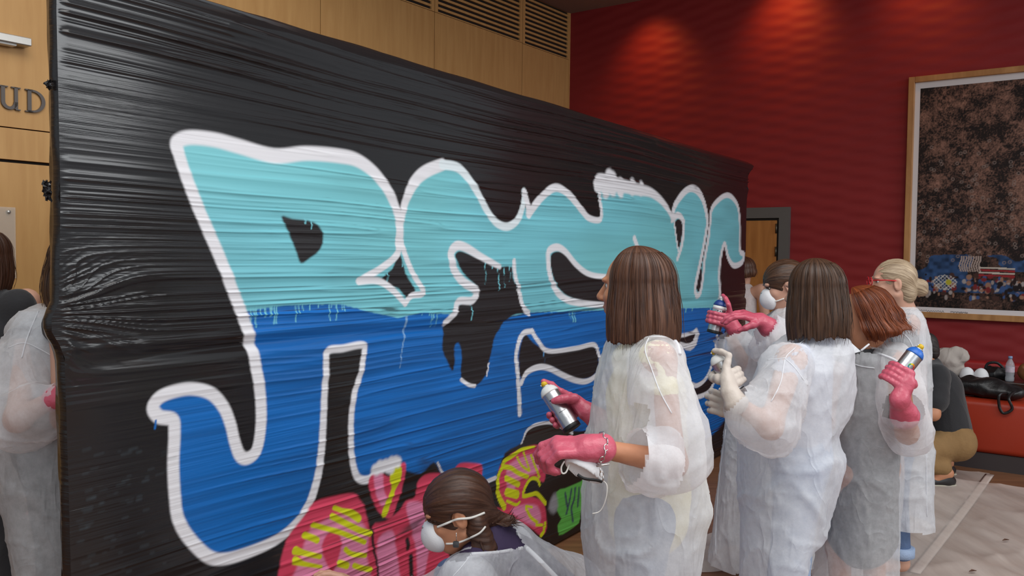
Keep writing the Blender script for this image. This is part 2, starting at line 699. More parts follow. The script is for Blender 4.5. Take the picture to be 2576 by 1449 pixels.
# room axes: wooden wall runs away to the right, red wall square to it
WA = math.atan((2880 - 1288) / FPX)
WD = Vector((math.sin(WA), math.cos(WA), 0))
RD = Vector((WD.y, -WD.x, 0))            # along the red wall, to the right and nearer
DOOR_D = 9.0
RP = at(1940, 640, DOOR_D)
RP.z = 0
RN = -WD                                  # out of the red wall into the room
_c = on_plane(1431, 300, RP, RN)
CORNER = Vector((_c.x, _c.y, 0))
WN = RD.copy()                            # out of the wooden wall into the room
CEIL = on_plane(1500, 22, RP, RN).z


def ruv(px, py):
    q = on_plane(px, py, RP, RN)
    return (q - CORNER).dot(RD), q.z


def rxyz(u, v, out=0.0):
    return CORNER + RD * u + RN * out + Vector((0, 0, v))


def wuv(px, py):
    q = on_plane(px, py, CORNER, WN)
    return -(q - CORNER).dot(WD), q.z


def wxyz(u, v, out=0.0):
    return CORNER - WD * u + WN * out + Vector((0, 0, v))


# --- materials of the setting
def wood_mat(name, c1, c2, rough=0.45, scale=(1, 1, 14), axis_noise=2.0):
    m, nt, b, out = new_mat(name)
    L = nt.links
    tc = nt.nodes.new('ShaderNodeTexCoord')
    mp = nt.nodes.new('ShaderNodeMapping')
    mp.inputs['Scale'].default_value = scale
    L.new(tc.outputs['Object'], mp.inputs[0])
    n = nt.nodes.new('ShaderNodeTexNoise')
    n.inputs['Scale'].default_value = axis_noise
    n.inputs['Detail'].default_value = 6
    n.inputs['Distortion'].default_value = 0.4
    L.new(mp.outputs[0], n.inputs['Vector'])
    cr = nt.nodes.new('ShaderNodeValToRGB')
    cr.color_ramp.elements[0].position = 0.3
    cr.color_ramp.elements[0].color = c1
    cr.color_ramp.elements[1].position = 0.7
    cr.color_ramp.elements[1].color = c2
    L.new(n.outputs[0], cr.inputs[0])
    L.new(cr.outputs[0], b.inputs['Base Color'])
    b.inputs['Roughness'].default_value = rough
    b.inputs['Specular IOR Level'].default_value = 0.3
    return m


M['wood'] = wood_mat('maple_veneer', srgb(190, 143, 88), srgb(202, 156, 99), scale=(9, 9, 1.0))
M['door_wood'] = wood_mat('door_veneer', srgb(160, 104, 52), srgb(182, 124, 66), scale=(9, 9, 1.0))
M['gap'] = plain('dark_gap', srgb(30, 24, 20), 0.9, var=0.1)
M['red_wall'] = plain('red_wall_covering', srgb(138, 38, 40), 0.62, var=0.1, scale=2.5, bump=0.08, bscale=140, spec=0.3)
M['ceiling'] = plain('ceiling_paint', srgb(150, 128, 120), 0.9, var=0.03)
M['door_frame'] = plain('grey_door_frame', srgb(92, 90, 88), 0.55, var=0.05)
M['floor'] = wood_mat('brown_floor', srgb(112, 76, 54), srgb(136, 94, 66), 0.4, scale=(1.2, 14, 1), axis_noise=1.6)
M['steel'] = plain('satin_steel', srgb(190, 186, 180), 0.35, metal=0.7, var=0.06, scale=20)
M['letters'] = plain('grey_letters', srgb(92, 84, 80), 0.45, metal=0.3, var=0.06)
M['brass'] = plain('hinge_metal', srgb(90, 84, 74), 0.4, metal=0.8, var=0.06)

# --- floor
V, Fc = box_vf((-9, -2.5, -0.1), (20, 0, 0), (0, 17, 0), (0, 0, 0.1))
tag(mobj('floor', V, Fc, M['floor'], smooth=False), kind='structure')

# patterned carpet on the far side of the panel
M['carpet'], nt, b, out = new_mat('dark_carpet')
vor = nt.nodes.new('ShaderNodeTexVoronoi')
vor.inputs['Scale'].default_value = 3.0
tc = nt.nodes.new('ShaderNodeTexCoord')
nt.links.new(tc.outputs['Object'], vor.inputs['Vector'])
cr = nt.nodes.new('ShaderNodeValToRGB')
cr.color_ramp.interpolation = 'CONSTANT'
cr.color_ramp.elements[0].color = srgb(120, 24, 30)
cr.color_ramp.elements[1].position = 0.27
cr.color_ramp.elements[1].color = srgb(44, 38, 40)
nt.links.new(vor.outputs['Distance'], cr.inputs[0])
nt.links.new(cr.outputs[0], b.inputs['Base Color'])
b.inputs['Roughness'].default_value = 0.95
cu = wuv(0, 700)[0]
V, Fc = box_vf(wxyz(cu + 2.6, 0.0, 0.0), WD * 4.0, WN * 1.35, Vector((0, 0, 0.006)))
tag(mobj('floor_carpet', V, Fc, M['carpet'], smooth=False), kind='structure')

# --- wooden wall: backing, veneer panels, grilles
WLEN, WTOP = 10.5, 6.5
V, Fc = box_vf(wxyz(0.0, 0, -0.03), -WD * WLEN, WN * -0.15, Vector((0, 0, WTOP)))
wall_left = tag(mobj('wall_left', V, Fc, M['gap'], smooth=False), kind='structure')
j1 = wuv(60, 325)[1]
j2 = wuv(60, 408)[1]
vj = [wuv(806, 40)[0], wuv(1093, 100)[0], wuv(1313, 200)[0]]
pw = vj[0] - vj[1]
ucols = [0.0, vj[2], vj[1], vj[0]]
while ucols[-1] < WLEN - pw: ucols.append(ucols[-1] + pw)
g_bot = [wuv(1400, 137)[1], wuv(1300, 100)[1], wuv(1085, 24)[1]]
GAP = 0.004


def panel_piece(name, u0, u1, z0, z1, th=0.03, mat='wood', parent=None, g=GAP):
    V, Fc = box_vf(wxyz(u0 + g, z0 + g, -0.03), -WD * (u1 - u0 - 2 * g), WN * th, Vector((0, 0, z1 - z0 - 2 * g)))
    return mobj(name, V, Fc, M[mat], parent or wall_left, smooth=False)


for i in range(len(ucols) - 1):
    u0, u1 = ucols[i], ucols[i + 1]
    ztop = WTOP if i > 2 else g_bot[i] - 0.01
    panel_piece('wall_panel', u0, u1, 0.0, j2 - 0.006)
    panel_piece('wall_panel', u0, u1, j2 + 0.006, j1)
    if i <= 2:
        panel_piece('wall_panel', u0, u1, j1, ztop)
    else:
        zz = [j1, j1 + 1.62, WTOP]
        for a, b_ in zip(zz[:-1], zz[1:]): panel_piece('wall_panel', u0, u1, a, b_)

grille_frames = []
for i in range(3):
    u0, u1 = ucols[i], ucols[i + 1]
    z0 = g_bot[i] - 0.01
    z1 = z0 + 1.25
    gr = panel_piece('vent_grille', u0, u1, z0, z1, th=0.012, mat='gap')
    fr = 0.045
    bars = [box_vf(wxyz(u0 + GAP, z0, -0.03), -WD * fr, WN * 0.031, Vector((0, 0, z1 - z0))),
            box_vf(wxyz(u1 - GAP - fr, z0, -0.03), -WD * fr, WN * 0.031, Vector((0, 0, z1 - z0))),
            box_vf(wxyz(u0 + fr, z1 - fr, -0.03), -WD * (u1 - u0 - 2 * fr), WN * 0.031, Vector((0, 0, fr))),
            box_vf(wxyz(u0 + fr, z0, -0.03), -WD * (u1 - u0 - 2 * fr), WN * 0.031, Vector((0, 0, 0.012)))]
    V, Fc = merge(bars)
    mobj('grille_frame', V, Fc, M['wood'], gr, smooth=False)
    pitch = 0.052
    k = 0
    sl = None
    zc = z0 + 0.012 + 0.027
    while zc < z1 - fr - 0.03:
        V, Fc = box_vf(wxyz(u0 + fr, zc, -0.03), -WD * (u1 - u0 - 2 * fr), WN * 0.028, Vector((0, 0, 0.024)))
        mobj('slat', V, Fc, M['wood'], gr, smooth=False)
        zc += pitch

# end trim of the wooden wall
V, Fc = box_vf(wxyz(-0.002, 0, -0.03), WD * -0.03, WN * 0.036, Vector((0, 0, WTOP)))
tag(mobj('trim_1', V, Fc, M['wood'], smooth=False), kind='structure')

# --- red wall with its quilted wave relief
RLEN = ruv(2289, 197)[0] + 2.75
nu, nv = 480, 330
U = np.linspace(0, RLEN, nu)[None, :]
Z = np.linspace(0, CEIL + 0.02, nv)[:, None]
wv, lam = 0.30, 0.125
colid = np.floor(U / wv)
lens = np.sin(np.pi * (U / wv - colid))
ph = (colid % 2) * np.pi
hgt = 0.0045 * lens ** 0.8 * np.sin(2 * np.pi * Z / lam + ph + 0.5 * np.sin(U * 2.1)) + 0.0 * Z
base = np.array(CORNER)[None, None, :] + U[..., None] * np.array(RD)[None, None, :] + Z[..., None] * np.array([0, 0, 1.0])[None, None, :]
Vw = (base + hgt[..., None] * np.array(RN)[None, None, :]).reshape(-1, 3)
ii = np.arange(nu * nv).reshape(nv, nu)
Qw = np.stack([ii[:-1, :-1], ii[:-1, 1:], ii[1:, 1:], ii[1:, :-1]], -1).reshape(-1, 4)
tag(mobj('wall_back', Vw, Qw, M['red_wall'], base=CORNER), kind='structure')

# --- lowered ceiling along the red wall
V, Fc = box_vf(CORNER - WD * 5.0 + Vector((0, 0, CEIL)), WD * 5.4, RD * RLEN, Vector((0, 0, 0.2)))
tag(mobj('ceiling', V, Fc, M['ceiling'], smooth=False), kind='structure')
# assumed recessed lamps, out of view, that wash the red wall
for px, dz, e in ((1648, 0.95, 32), (1985, 0.55, 32), (2330, 0.5, 18)):
    u, z = ruv(px, 0)
    loc = rxyz(u, CEIL - 0.03, 0.5)
    spot_light('assumed_wall_washer', loc, rxyz(u, CEIL - dz, 0.0), e, (1.0, 0.42, 0.1), 92, 1.0, 0.12)

# --- door in the red wall
du1, dz1 = ruv(1990, 521)
dtop = dz1
door = empty('door_1', rxyz(du1 - 0.6, 0))
tag(door, kind='structure')
fw = du1 - ruv(1962, 600)[0]
DWID = 1.02
oi = du1 - fw
ht = ruv(1930, 549)[1]
V, Fc = merge([box_vf(rxyz(oi, 0, 0.0), RD * fw, RN * 0.045, Vector((0, 0, dtop))),
               box_vf(rxyz(oi - DWID - fw, 0, 0.0), RD * fw, RN * 0.045, Vector((0, 0, dtop))),
               box_vf(rxyz(oi - DWID, ht, 0.0), RD * DWID, RN * 0.045, Vector((0, 0, dtop - ht)))])
mobj('door_frame', V, Fc, M['door_frame'], door, smooth=False)
V, Fc = box_vf(rxyz(oi - DWID, 0, 0.0), RD * DWID, RN * 0.018, Vector((0, 0, ht)))
mobj('door_rebate', V, Fc, M['gap'], door, smooth=False)
V, Fc = bevel_box(rxyz(oi - DWID + 0.02, 0.01, 0.0), RD * (DWID - 0.045), RN * 0.035, Vector((0, 0, ht - 0.035)), 0.004, 1)
leaf = mobj('door_leaf', V, Fc, M['door_wood'], door, smooth=False)
for hz in (ht - 0.16, ht - 0.4, 0.25):
    V, Fc = lathe_vf([(0.0095, 0), (0.0095, 0.1)], rxyz(oi - 0.026, hz, 0.043), (0, 0, 1), 10)
    mobj('hinge', V, Fc, M['brass'], leaf)
V, Fc = tube_vf([rxyz(oi - DWID + 0.09, 1.02, 0.03), rxyz(oi - DWID + 0.09, 1.02, 0.08), rxyz(oi - DWID + 0.2, 1.02, 0.08)], 0.009)
mobj('door_handle', V, Fc, M['steel'], leaf)

# --- letters on the wooden wall
def serif_letter(ch, u_left, z0, h, parent):
    """U or D as outline geometry standing a little off the veneer"""
    w = h * (0.82 if ch == 'U' else 0.84)
    s = h * 0.16
    parts = []

    def bar(x0, x1, y0, y1):
        parts.append(box_vf(wxyz(u_left - x0, z0 + y0, 0.004), WD * (x1 - x0), WN * 0.012, Vector((0, 0, y1 - y0))))

    def arc(cx, cy, ro, ri, sx, a0, a1, n=18, rix=None):
        V, Fc = [], []
        for i in range(n + 1):
            a = a0 + (a1 - a0) * i / n
            for rad, rx in ((ro, ro * sx), (ri, (rix if rix else ri * sx))):
                x, y = cx + rx * math.cos(a), cy + rad * math.sin(a)
                for o_ in (0.004, 0.016):
                    V.append(wxyz(u_left - x, z0 + y, o_))
        for i in range(n):
            a, b_ = i * 4, (i + 1) * 4
            for p, q in ((0, 1), (1, 3), (3, 2), (2, 0)):
                Fc.append((a + p, a + q, b_ + q, b_ + p))
        Fc += [(0, 1, 3, 2), (n * 4, n * 4 + 2, n * 4 + 3, n * 4 + 1)]
        parts.append((V, Fc))

    if ch == 'U':
        r = w * 0.42
        bar(0.08 * w, 0.08 * w + s, r, h)
        bar(0.92 * w - s * 0.9, 0.92 * w, 0.05 * h, h)
        arc(0.5 * w, r, r, r - s * 0.8, 1.0, math.pi, 2 * math.pi, rix=r - s)
        bar(-0.05 * w, 0.08 * w + s * 1.8, h * 0.95, h)
        bar(0.92 * w - s * 1.7, 1.06 * w, h * 0.95, h)
        bar(0.92 * w - s * 0.6, 1.05 * w, 0.0, h * 0.05)
    else:
        bar(0.06 * w, 0.06 * w + s, 0, h)
        arc(0.3 * w, h / 2, h / 2, h / 2 - s * 0.55, 0.66 * w / (h / 2), -math.pi / 2, math.pi / 2, rix=0.66 * w - s)
        bar(0.06 * w, 0.32 * w, 0, s * 0.5)
        bar(0.06 * w, 0.32 * w, h - s * 0.5, h)
        bar(-0.06 * w, 0.06 * w + s * 1.4, 0, h * 0.05)
        bar(-0.06 * w, 0.06 * w + s * 1.4, h * 0.95, h)
    return merge(parts)


lu = wuv(0, 240)[0]
zu = wuv(25, 276)[1]
hU = wuv(25, 218)[1] - zu
for ch, px0 in (('U', -4), ('D', 64)):
    V, Fc = serif_letter(ch, wuv(px0, 250)[0], zu, hU, None)
    o = mobj('wall_letter', V, Fc, M['letters'], smooth=False)
    tag(o, 'dark grey metal letter %s mounted on the pale wooden wall' % ch, 'letter', 'sign letters on the wooden wall')

# --- wall light beside the panel
sc = empty('wall_light', wxyz(wuv(20, 110)[0], wuv(20, 120)[1], 0.0))
tag(sc, 'satin steel slab wall light on the wooden wall above the letters', 'wall light')
su1 = wuv(62, 100)[0]
sz = wuv(40, 118)[1]
V, Fc = bevel_box(wxyz(su1 + 0.42, sz, 0.0), WD * 0.42, WN * 0.10, Vector((0, 0, 0.05)), 0.005, 1)
mobj('housing', V, Fc, M['steel'], sc, smooth=False)
V, Fc = bevel_box(wxyz(su1 + 0.38, sz - 0.012, 0.02), WD * 0.3, WN * 0.06, Vector((0, 0, 0.014)), 0.004, 1)
mobj('diffuser', V, Fc, M['can_white'], sc, smooth=False)

# --- clear plastic sign plate on the wooden wall
M['acrylic'], nt, b, out = new_mat('clear_acrylic')
tr = nt.nodes.new('ShaderNodeBsdfTransparent')
mx = nt.nodes.new('ShaderNodeMixShader')
mx.inputs[0].default_value = 0.28
b.inputs['Base Color'].default_value = (0.75, 0.72, 0.65, 1)
b.inputs['Roughness'].default_value = 0.15
nt.links.new(tr.outputs[0], mx.inputs[1])
nt.links.new(b.outputs[0], mx.inputs[2])
nt.links.new(mx.outputs[0], out.inputs[0])
pu0, pz0 = wuv(38, 700)
pz1 = wuv(38, 522)[1]
sp = empty('sign_plate', wxyz(pu0 + 0.2, pz0, 0.0))
tag(sp, 'clear acrylic sign plate on the wooden wall behind the dark-haired woman', 'sign')
V, Fc = bevel_box(wxyz(pu0 + 0.45, pz0, 0.012), WD * 0.45, WN * 0.006, Vector((0, 0, pz1 - pz0)), 0.002, 1)
mobj('plate', V, Fc, M['acrylic'], sp, smooth=False)
for dz in (0.03, pz1 - pz0 - 0.03):
    V, Fc = lathe_vf([(0.012, 0), (0.012, 0.02), (0.008, 0.024)], wxyz(pu0 + 0.04, pz0 + dz, 0.0), WN, 14)
    mobj('standoff', V, Fc, M['steel'], sp)

# ================================================================== the film-wrapped panel with its painting
# --- painting, traced on the panel's plane in metres along it (u) and up (v)
def P(pts, ox=0.0, oy=0.0, s=1.0):
    return [puv(ox + s * x, oy + s * y) for x, y in pts]


left_px = [(142, -150), (142, 30), (148, 300), (152, 500), (150, 640), (148, 760), (130, 800), (130, 835), (150, 868), (162, 900), (172, 1200), (178, 1449), (188, 1860)]
lb = np.array([puv(*p) for p in left_px])
lb = lb[np.argsort(lb[:, 1])]
right_px = [(1896, 405), (1897, 419), (1881, 440), (1878, 522), (1876, 626), (1872, 681), (1876, 750), (1872, 900), (1866, 1110), (1864, 1180)]
rb = np.array([puv(*p) for p in right_px])
rb = rb[np.argsort(rb[:, 1])]

NC, NR = 640, 800
cols_u = np.array([puv(x, 640)[0] for x in np.linspace(150, 1876, NC)])
s_col = (cols_u - cols_u[0]) / (cols_u[-1] - cols_u[0])
PVT = PTOP
rows_v = np.linspace(0.015, PVT, NR)
ul = np.interp(rows_v, lb[:, 1], lb[:, 0])[:, None]
ur = np.interp(rows_v, rb[:, 1], rb[:, 0])[:, None]
mid = cols_u[None, :]
fall_l = np.exp(-(mid - cols_u[0]) / 0.12)
fall_r = np.exp(-(cols_u[-1] - mid) / 0.35)
GU = mid + (ul - cols_u[0]) * fall_l + (ur - cols_u[-1]) * fall_r
GV = np.repeat(rows_v[:, None], NC, 1)

# wrinkle relief of the stretched film
un, vn = GU - cols_u[0], GV
warp = 0.05 * (vnoise(un * 0.55, vn * 1.3, 0, 3) - 0.5) + 0.012 * (vnoise(un * 1.9, vn * 4, 0, 4) - 0.5)
kn = puv(150, 790)
pinch = np.exp(-(un / 0.22) ** 2) * np.exp(-((vn - kn[1]) / 0.1) ** 2)
vw = vn + warp + 0.0
vk = kn[1] + (vn - kn[1]) / (0.25 + np.minimum(un, 0.6) * 1.25)
vw = vw * (1 - pinch) + vk * pinch
band = np.interp(vn, [0, 0.5, 0.95, 1.15, 1.33, 1.42, 1.6, 1.85, 2.05, 2.25, 2.44], [1.0, 0.95, 0.8, 0.6, 0.95, 0.8, 0.5, 0.5, 0.65, 1.0, 0.8])
calm = np.clip(0.35 + un / 1.2, 0, 1)
calm2 = np.clip(-0.35 + 2.3 * vnoise(un * 0.7, vn * 3.0, 0, 9), 0.06, 1.25)
amp = band * calm2 * (0.45 + 0.55 * calm)
f1 = ridge(vnoise(un * 0.45, vw * 16, 0, 11), 5)
f2 = ridge(vnoise(un * 0.9, vw * 34, 0, 12), 4)
f3 = vnoise(un * 0.6, vw * 9, 0, 13) - 0.5
f4 = vnoise(un * 1.6, vw * 75, 0, 14) - 0.5
f5 = ridge(vnoise(un * 0.35, vw * 24 + 7, 0, 15), 9)
f6 = ridge(vnoise(un * 0.5, vw * 48 + 3, 0, 16), 6)
hg = amp * (0.0022 * f1 + 0.0022 * f2 + 0.0014 * f3 + 0.0014 * f4 + 0.0085 * f5 + 0.0034 * f6)
hg += 0.02 * np.exp(-((vn - 1.335) / 0.012) ** 2) * np.clip(1 - np.abs(un - 1.6) / 2.2, 0, 1) * 0.35      # overlap of two film turns
hg -= 0.012 * np.exp(-((vn - 1.29 - 0.01 * np.sin(un * 2)) / 0.018) ** 2) * np.clip(un / 0.6, 0, 1)
hg += 0.008 * pinch * (ridge(vnoise(un * 2, vk * 22, 0, 21), 2) - 0.3)
edge_in = np.clip(un / 0.03, 0, 1)
hg *= edge_in
# top and ends roll back over the frame
roll = np.clip((vn - (PVT - 0.05)) / 0.05, 0, 1)
hg -= 0.045 * (1 - np.sqrt(np.clip(1 - roll ** 2, 0, 1)))
sag = 0.016 * (vnoise(un * 0.9, 3.3, 0, 30) - 0.5) + 0.004 * (vnoise(un * 3, 3.3, 0, 31) - 0.5)
GVs = GV + np.clip((vn - 2.2) / 0.24, 0, 1) * sag

col = np.zeros((NR, NC, 4), np.float32)
BLACK = np.array(srgb(30, 28, 29)[:3])
col[..., :3] = BLACK
soft_n = vnoise(GU * 40, GV * 60, 0, 40) - 0.5


def blend(sl, a, c):
    c = np.array(c[:3])
    a = a[..., None]
    col[sl][..., :3] = col[sl][..., :3] * (1 - a) + c * a
    col[sl][..., 3] = col[sl][..., 3] * (1 - a[..., 0]) + a[..., 0]


def box_of(pts, m):
    pts = np.asarray(pts)
    u0, v0 = pts.min(0) - m
    u1, v1 = pts.max(0) + m
    j0 = np.searchsorted(cols_u, u0 - 0.06)
    j1_ = np.searchsorted(cols_u, u1 + 0.06)
    i0 = np.searchsorted(rows_v, v0)
    i1 = np.searchsorted(rows_v, v1)
    return (slice(max(i0, 0), max(i1, 0)), slice(max(j0, 0), max(j1_, 0)))


def seg_dist(X, Y, a, b):
    d = b - a
    t = np.clip(((X - a[0]) * d[0] + (Y - a[1]) * d[1]) / max((d ** 2).sum(), 1e-12), 0, 1)
    return np.hypot(X - a[0] - t * d[0], Y - a[1] - t * d[1]), t


def fill(pts, c, soft=0.006, smooth=4, color_fn=None):
    Q = crom(pts, smooth, closed=True) if smooth else np.array(pts)
    sl = box_of(Q, soft * 2)
    X, Y = GU[sl], GV[sl]
    if X.size == 0: return
    ins = in_poly(X, Y, Q)
    dist = np.full(X.shape, 9.0)
    for i in range(len(Q)):
        a, b = Q[i - 1], Q[i]
        s2 = box_of(np.array([a, b]), soft * 3)
        r = slice(max(s2[0].start - sl[0].start, 0), max(s2[0].stop - sl[0].start, 0))
        k = slice(max(s2[1].start - sl[1].start, 0), max(s2[1].stop - sl[1].start, 0))
        if X[r, k].size == 0: continue
        dd, _ = seg_dist(X[r, k], Y[r, k], a, b)
        dist[r, k] = np.minimum(dist[r, k], dd)
    sd = np.where(ins, dist, -dist)
    a = np.clip(0.5 + sd / (2 * soft), 0, 1)
    a = a * a * (3 - 2 * a)
    if color_fn is None:
        blend(sl, a, c)
    else:
        cc = color_fn(X, Y)
        col[sl][..., :3] = col[sl][..., :3] * (1 - a[..., None]) + cc * a[..., None]
        col[sl][..., 3] = np.maximum(col[sl][..., 3], a)


def stroke(pts, c, w, soft=None, smooth=6, opa=1.0):
    """spray line; w = full width in metres (number or list)"""
    Q = crom(pts, smooth) if smooth and len(pts) > 2 else np.array(pts, float)
    ws = np.interp(np.linspace(0, 1, len(Q)), np.linspace(0, 1, len(w)), w) if hasattr(w, '__len__') else np.full(len(Q), w)
    ws = ws * (YW if c is YE else WW * (1.0 + 0.34 * np.clip((Q[:, 0].mean() - UMID) / 2.0, 0, 1)))
    soft_ = max(0.004, 0.3 * ws.mean()) if soft is None else soft
    sl = box_of(Q, ws.max() + soft_)
    X, Y = GU[sl], GV[sl]
    if X.size == 0: return
    best = np.full(X.shape, -9.0)
    for i in range(len(Q) - 1):
        a, b = Q[i], Q[i + 1]
        s2 = box_of(np.array([a, b]), ws.max() + soft_)
        r = slice(max(s2[0].start - sl[0].start, 0), max(s2[0].stop - sl[0].start, 0))
        k = slice(max(s2[1].start - sl[1].start, 0), max(s2[1].stop - sl[1].start, 0))
        if X[r, k].size == 0: continue
        dd, t = seg_dist(X[r, k], Y[r, k], a, b)
        best[r, k] = np.maximum(best[r, k], (ws[i] + t * (ws[i + 1] - ws[i])) / 2 - dd)
    a = np.clip(0.5 + best / soft_, 0, 1)
    a = a * a * (3 - 2 * a) * opa
    blend(sl, a, c)


YW, WW = 0.64, 0.84
UMID = puv(1150, 640)[0]
CY, BL, WH = srgb(113, 187, 199), srgb(8, 100, 178), srgb(220, 219, 223)
PK, LP, YE, GR, BK = srgb(206, 64, 92), srgb(222, 132, 168), srgb(204, 208, 20), srgb(96, 182, 78), srgb(32, 30, 32)

cy_np, bl_np = np.array(CY[:3]), np.array(BL[:3])


def div_line(u):
    px = np.array([560, 620, 700, 780, 860, 930, 1000, 1060, 1120, 1270, 1330, 1450, 1600, 1750, 1900])
    py = np.array([786, 784, 770, 766, 766, 785, 800, 786, 790, 800, 786, 783, 778, 775, 772])
    pts = np.array([puv(x, y) for x, y in zip(px, py)])
    return np.interp(u, pts[:, 0], pts[:, 1])


def fill_col(X, Y):
    d = Y - div_line(X) + 0.004 * (vnoise(X * 60, Y * 10, 0, 50) - 0.5)
    t = np.clip(0.5 + d / 0.006, 0, 1)[..., None]
    n = (vnoise(X * 3, Y * 9, 0, 51) - 0.5)[..., None] * 0.16
    green = np.clip((vnoise(X * 1.1, Y * 2.0, 0, 53) - 0.52) * 2.6, 0, 1)[..., None] * t
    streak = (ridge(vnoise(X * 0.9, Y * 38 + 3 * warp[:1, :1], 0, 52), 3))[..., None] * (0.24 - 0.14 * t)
    c = cy_np * t + bl_np * (1 - t)
    c = c * (1 + n)
    c = c * (1 - green * 0.22) + np.array(srgb(128, 200, 190)[:3]) * green * 0.22
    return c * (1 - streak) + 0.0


outer = [(446, 352), (480, 345), (540, 352), (600, 372), (680, 393), (760, 388), (840, 392), (895, 402), (945, 440), (980, 490), (1000, 540), (1008, 560),
         (1018, 520), (1034, 475), (1060, 440), (1110, 412), (1150, 424), (1190, 470), (1222, 525), (1248, 562), (1278, 572), (1306, 548), (1318, 520), (1334, 538), (1360, 500), (1395, 474),
         (1430, 494), (1462, 530), (1482, 550), (1510, 553), (1510, 520), (1500, 470), (1530, 455), (1590, 470), (1640, 482), (1672, 515), (1690, 552), (1700, 512), (1735, 474), (1764, 494), (1780, 555),
         (1783, 570), (1793, 520), (1828, 490), (1854, 515), (1862, 560), (1862, 625), (1872, 640), (1866, 660), (1846, 668), (1832, 648), (1823, 616), (1814, 645), (1810, 700), (1814, 770),
         (1822, 830), (1840, 960), (1836, 1050), (1790, 1105), (1700, 1098), (1560, 1084), (1470, 1084), (1425, 1082), (1385, 1066), (1345, 1070), (1320, 1090), (1311, 1115), (1270, 1140), (1246, 1200), (1212, 1216), (1172, 1192),
         (1130, 1200), (1108, 1188), (1088, 1162), (1056, 1190), (1010, 1180), (975, 1165), (950, 1185), (925, 1206), (900, 1200), (886, 1160), (882, 1090), (884, 1040), (892, 990), (906, 940), (916, 890), (910, 872),
         (860, 876), (822, 886), (820, 940), (815, 1000), (812, 1080), (806, 1150), (796, 1205), (772, 1272), (735, 1325), (690, 1360), (620, 1390), (560, 1407), (510, 1392), (470, 1346), (446, 1300), (440, 1250), (436, 1180),
         (440, 1110), (437, 1060), (402, 1050), (386, 1030), (396, 1005), (430, 988), (485, 980), (535, 992), (570, 1035), (584, 1085), (594, 1130), (606, 1152), (626, 1158), (644, 1140), (656, 1080), (658, 1010),
         (646, 940), (634, 870), (616, 805), (590, 740), (555, 655), (510, 550), (470, 450)]
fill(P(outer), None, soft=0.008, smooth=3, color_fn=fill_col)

# black counters
C2 = (950, 350, 0.345)
C5 = (800, 750, 0.345)
C3 = (1450, 350, 0.345)
C6 = (680, 1050, 0.3183)
C7 = (1650, 750, 0.3106)
fill(P([(708, 545), (735, 550), (780, 556), (803, 572), (813, 600), (802, 630), (778, 650), (757, 662), (745, 635), (727, 590)]), BK, 0.006, 3)
fill(P([(1006, 640), (1020, 690), (1044, 730), (1022, 750), (1002, 726), (955, 706), (985, 678)]), BK, 0.005, 2)
fill(P([(1148, 636), (1164, 633), (1212, 654), (1247, 671), (1286, 671), (1290, 698), (1305, 743), (1314, 778), (1326, 788), (1298, 790), (1274, 804), (1258, 826),
        (1245, 845), (1238, 870), (1229, 912), (1222, 943), (1193, 971), (1162, 955), (1159, 922), (1159, 881), (1152, 862), (1142, 876), (1140, 932), (1124, 912), (1112, 878), (1116, 833), (1124, 808),
        (1146, 772), (1190, 752), (1200, 723), (1171, 695), (1153, 667), (1145, 647)]), BK, 0.006, 3)
fill(P([(1385, 645), (1400, 633), (1422, 640), (1450, 672), (1482, 693), (1525, 700), (1580, 700), (1600, 735), (1580, 768), (1520, 766), (1470, 758), (1428, 745), (1402, 722), (1388, 684)]), BK, 0.006, 3)
fill(P([(1321, 841), (1338, 860), (1366, 879), (1386, 885), (1438, 876), (1488, 869), (1502, 888), (1504, 922), (1488, 947), (1455, 953), (1421, 940), (1393, 924), (1369, 919), (1338, 924), (1311, 953), (1305, 916), (1307, 874)]), BK, 0.006, 3)
fill(P([(1698, 558), (1712, 553), (1717, 575), (1713, 605), (1706, 628), (1701, 600)]), BK, 0.005, 3)
fill(P([(1764, 672), (1765, 712), (1757, 735), (1751, 720), (1757, 684)]), BK, 0.004, 2)
fill(P([(1600, 612), (1612, 640), (1590, 645)]), BK, 0.004, 0)
# right-hand lower letter: black shadow band
fill(P([(1812, 835), (1822, 850), (1812, 905), (1796, 955), (1778, 985), (1742, 1000), (1735, 985), (1752, 974), (1780, 955), (1796, 918), (1802, 880)]), BK, 0.006, 3)
fill(P([(1836, 1040), (1790, 1095), (1760, 1120), (1830, 1130)]), BK, 0.02, 0)
# cyan drips over the blue
for i in range(46):
    x = random.choice([random.uniform(625, 720), random.uniform(630, 700), random.uniform(700, 870), random.uniform(1060, 1120), random.uniform(1330, 1500), random.uniform(1690, 1800)])
    u = puv(x, 780)[0]
    v = float(div_line(np.array([u]))[0])
    l = random.choice([0.01, 0.02, 0.03, 0.06])
    stroke([(u, v + 0.01), (u + random.uniform(-.003, .003), v - l * .5), (u + random.uniform(-.004, .004), v - l)], CY, 0.006, 0.004, smooth=2)
for x, y0, y1 in ((1218, 655, 715), (1251, 670, 730), (1266, 668, 722), (1280, 665, 708), (1236, 660, 675), (1183, 760, 805), (1010, 640, 670), (972, 680, 710), (765, 548, 562), (780, 553, 575), (1366, 880, 925)):
    stroke(P([(x, y0), (x + 3, (y0 + y1) / 2), (x + 2, y1)]), CY if y0 < 800 else srgb(90, 150, 200), 0.007, 0.004, smooth=2)

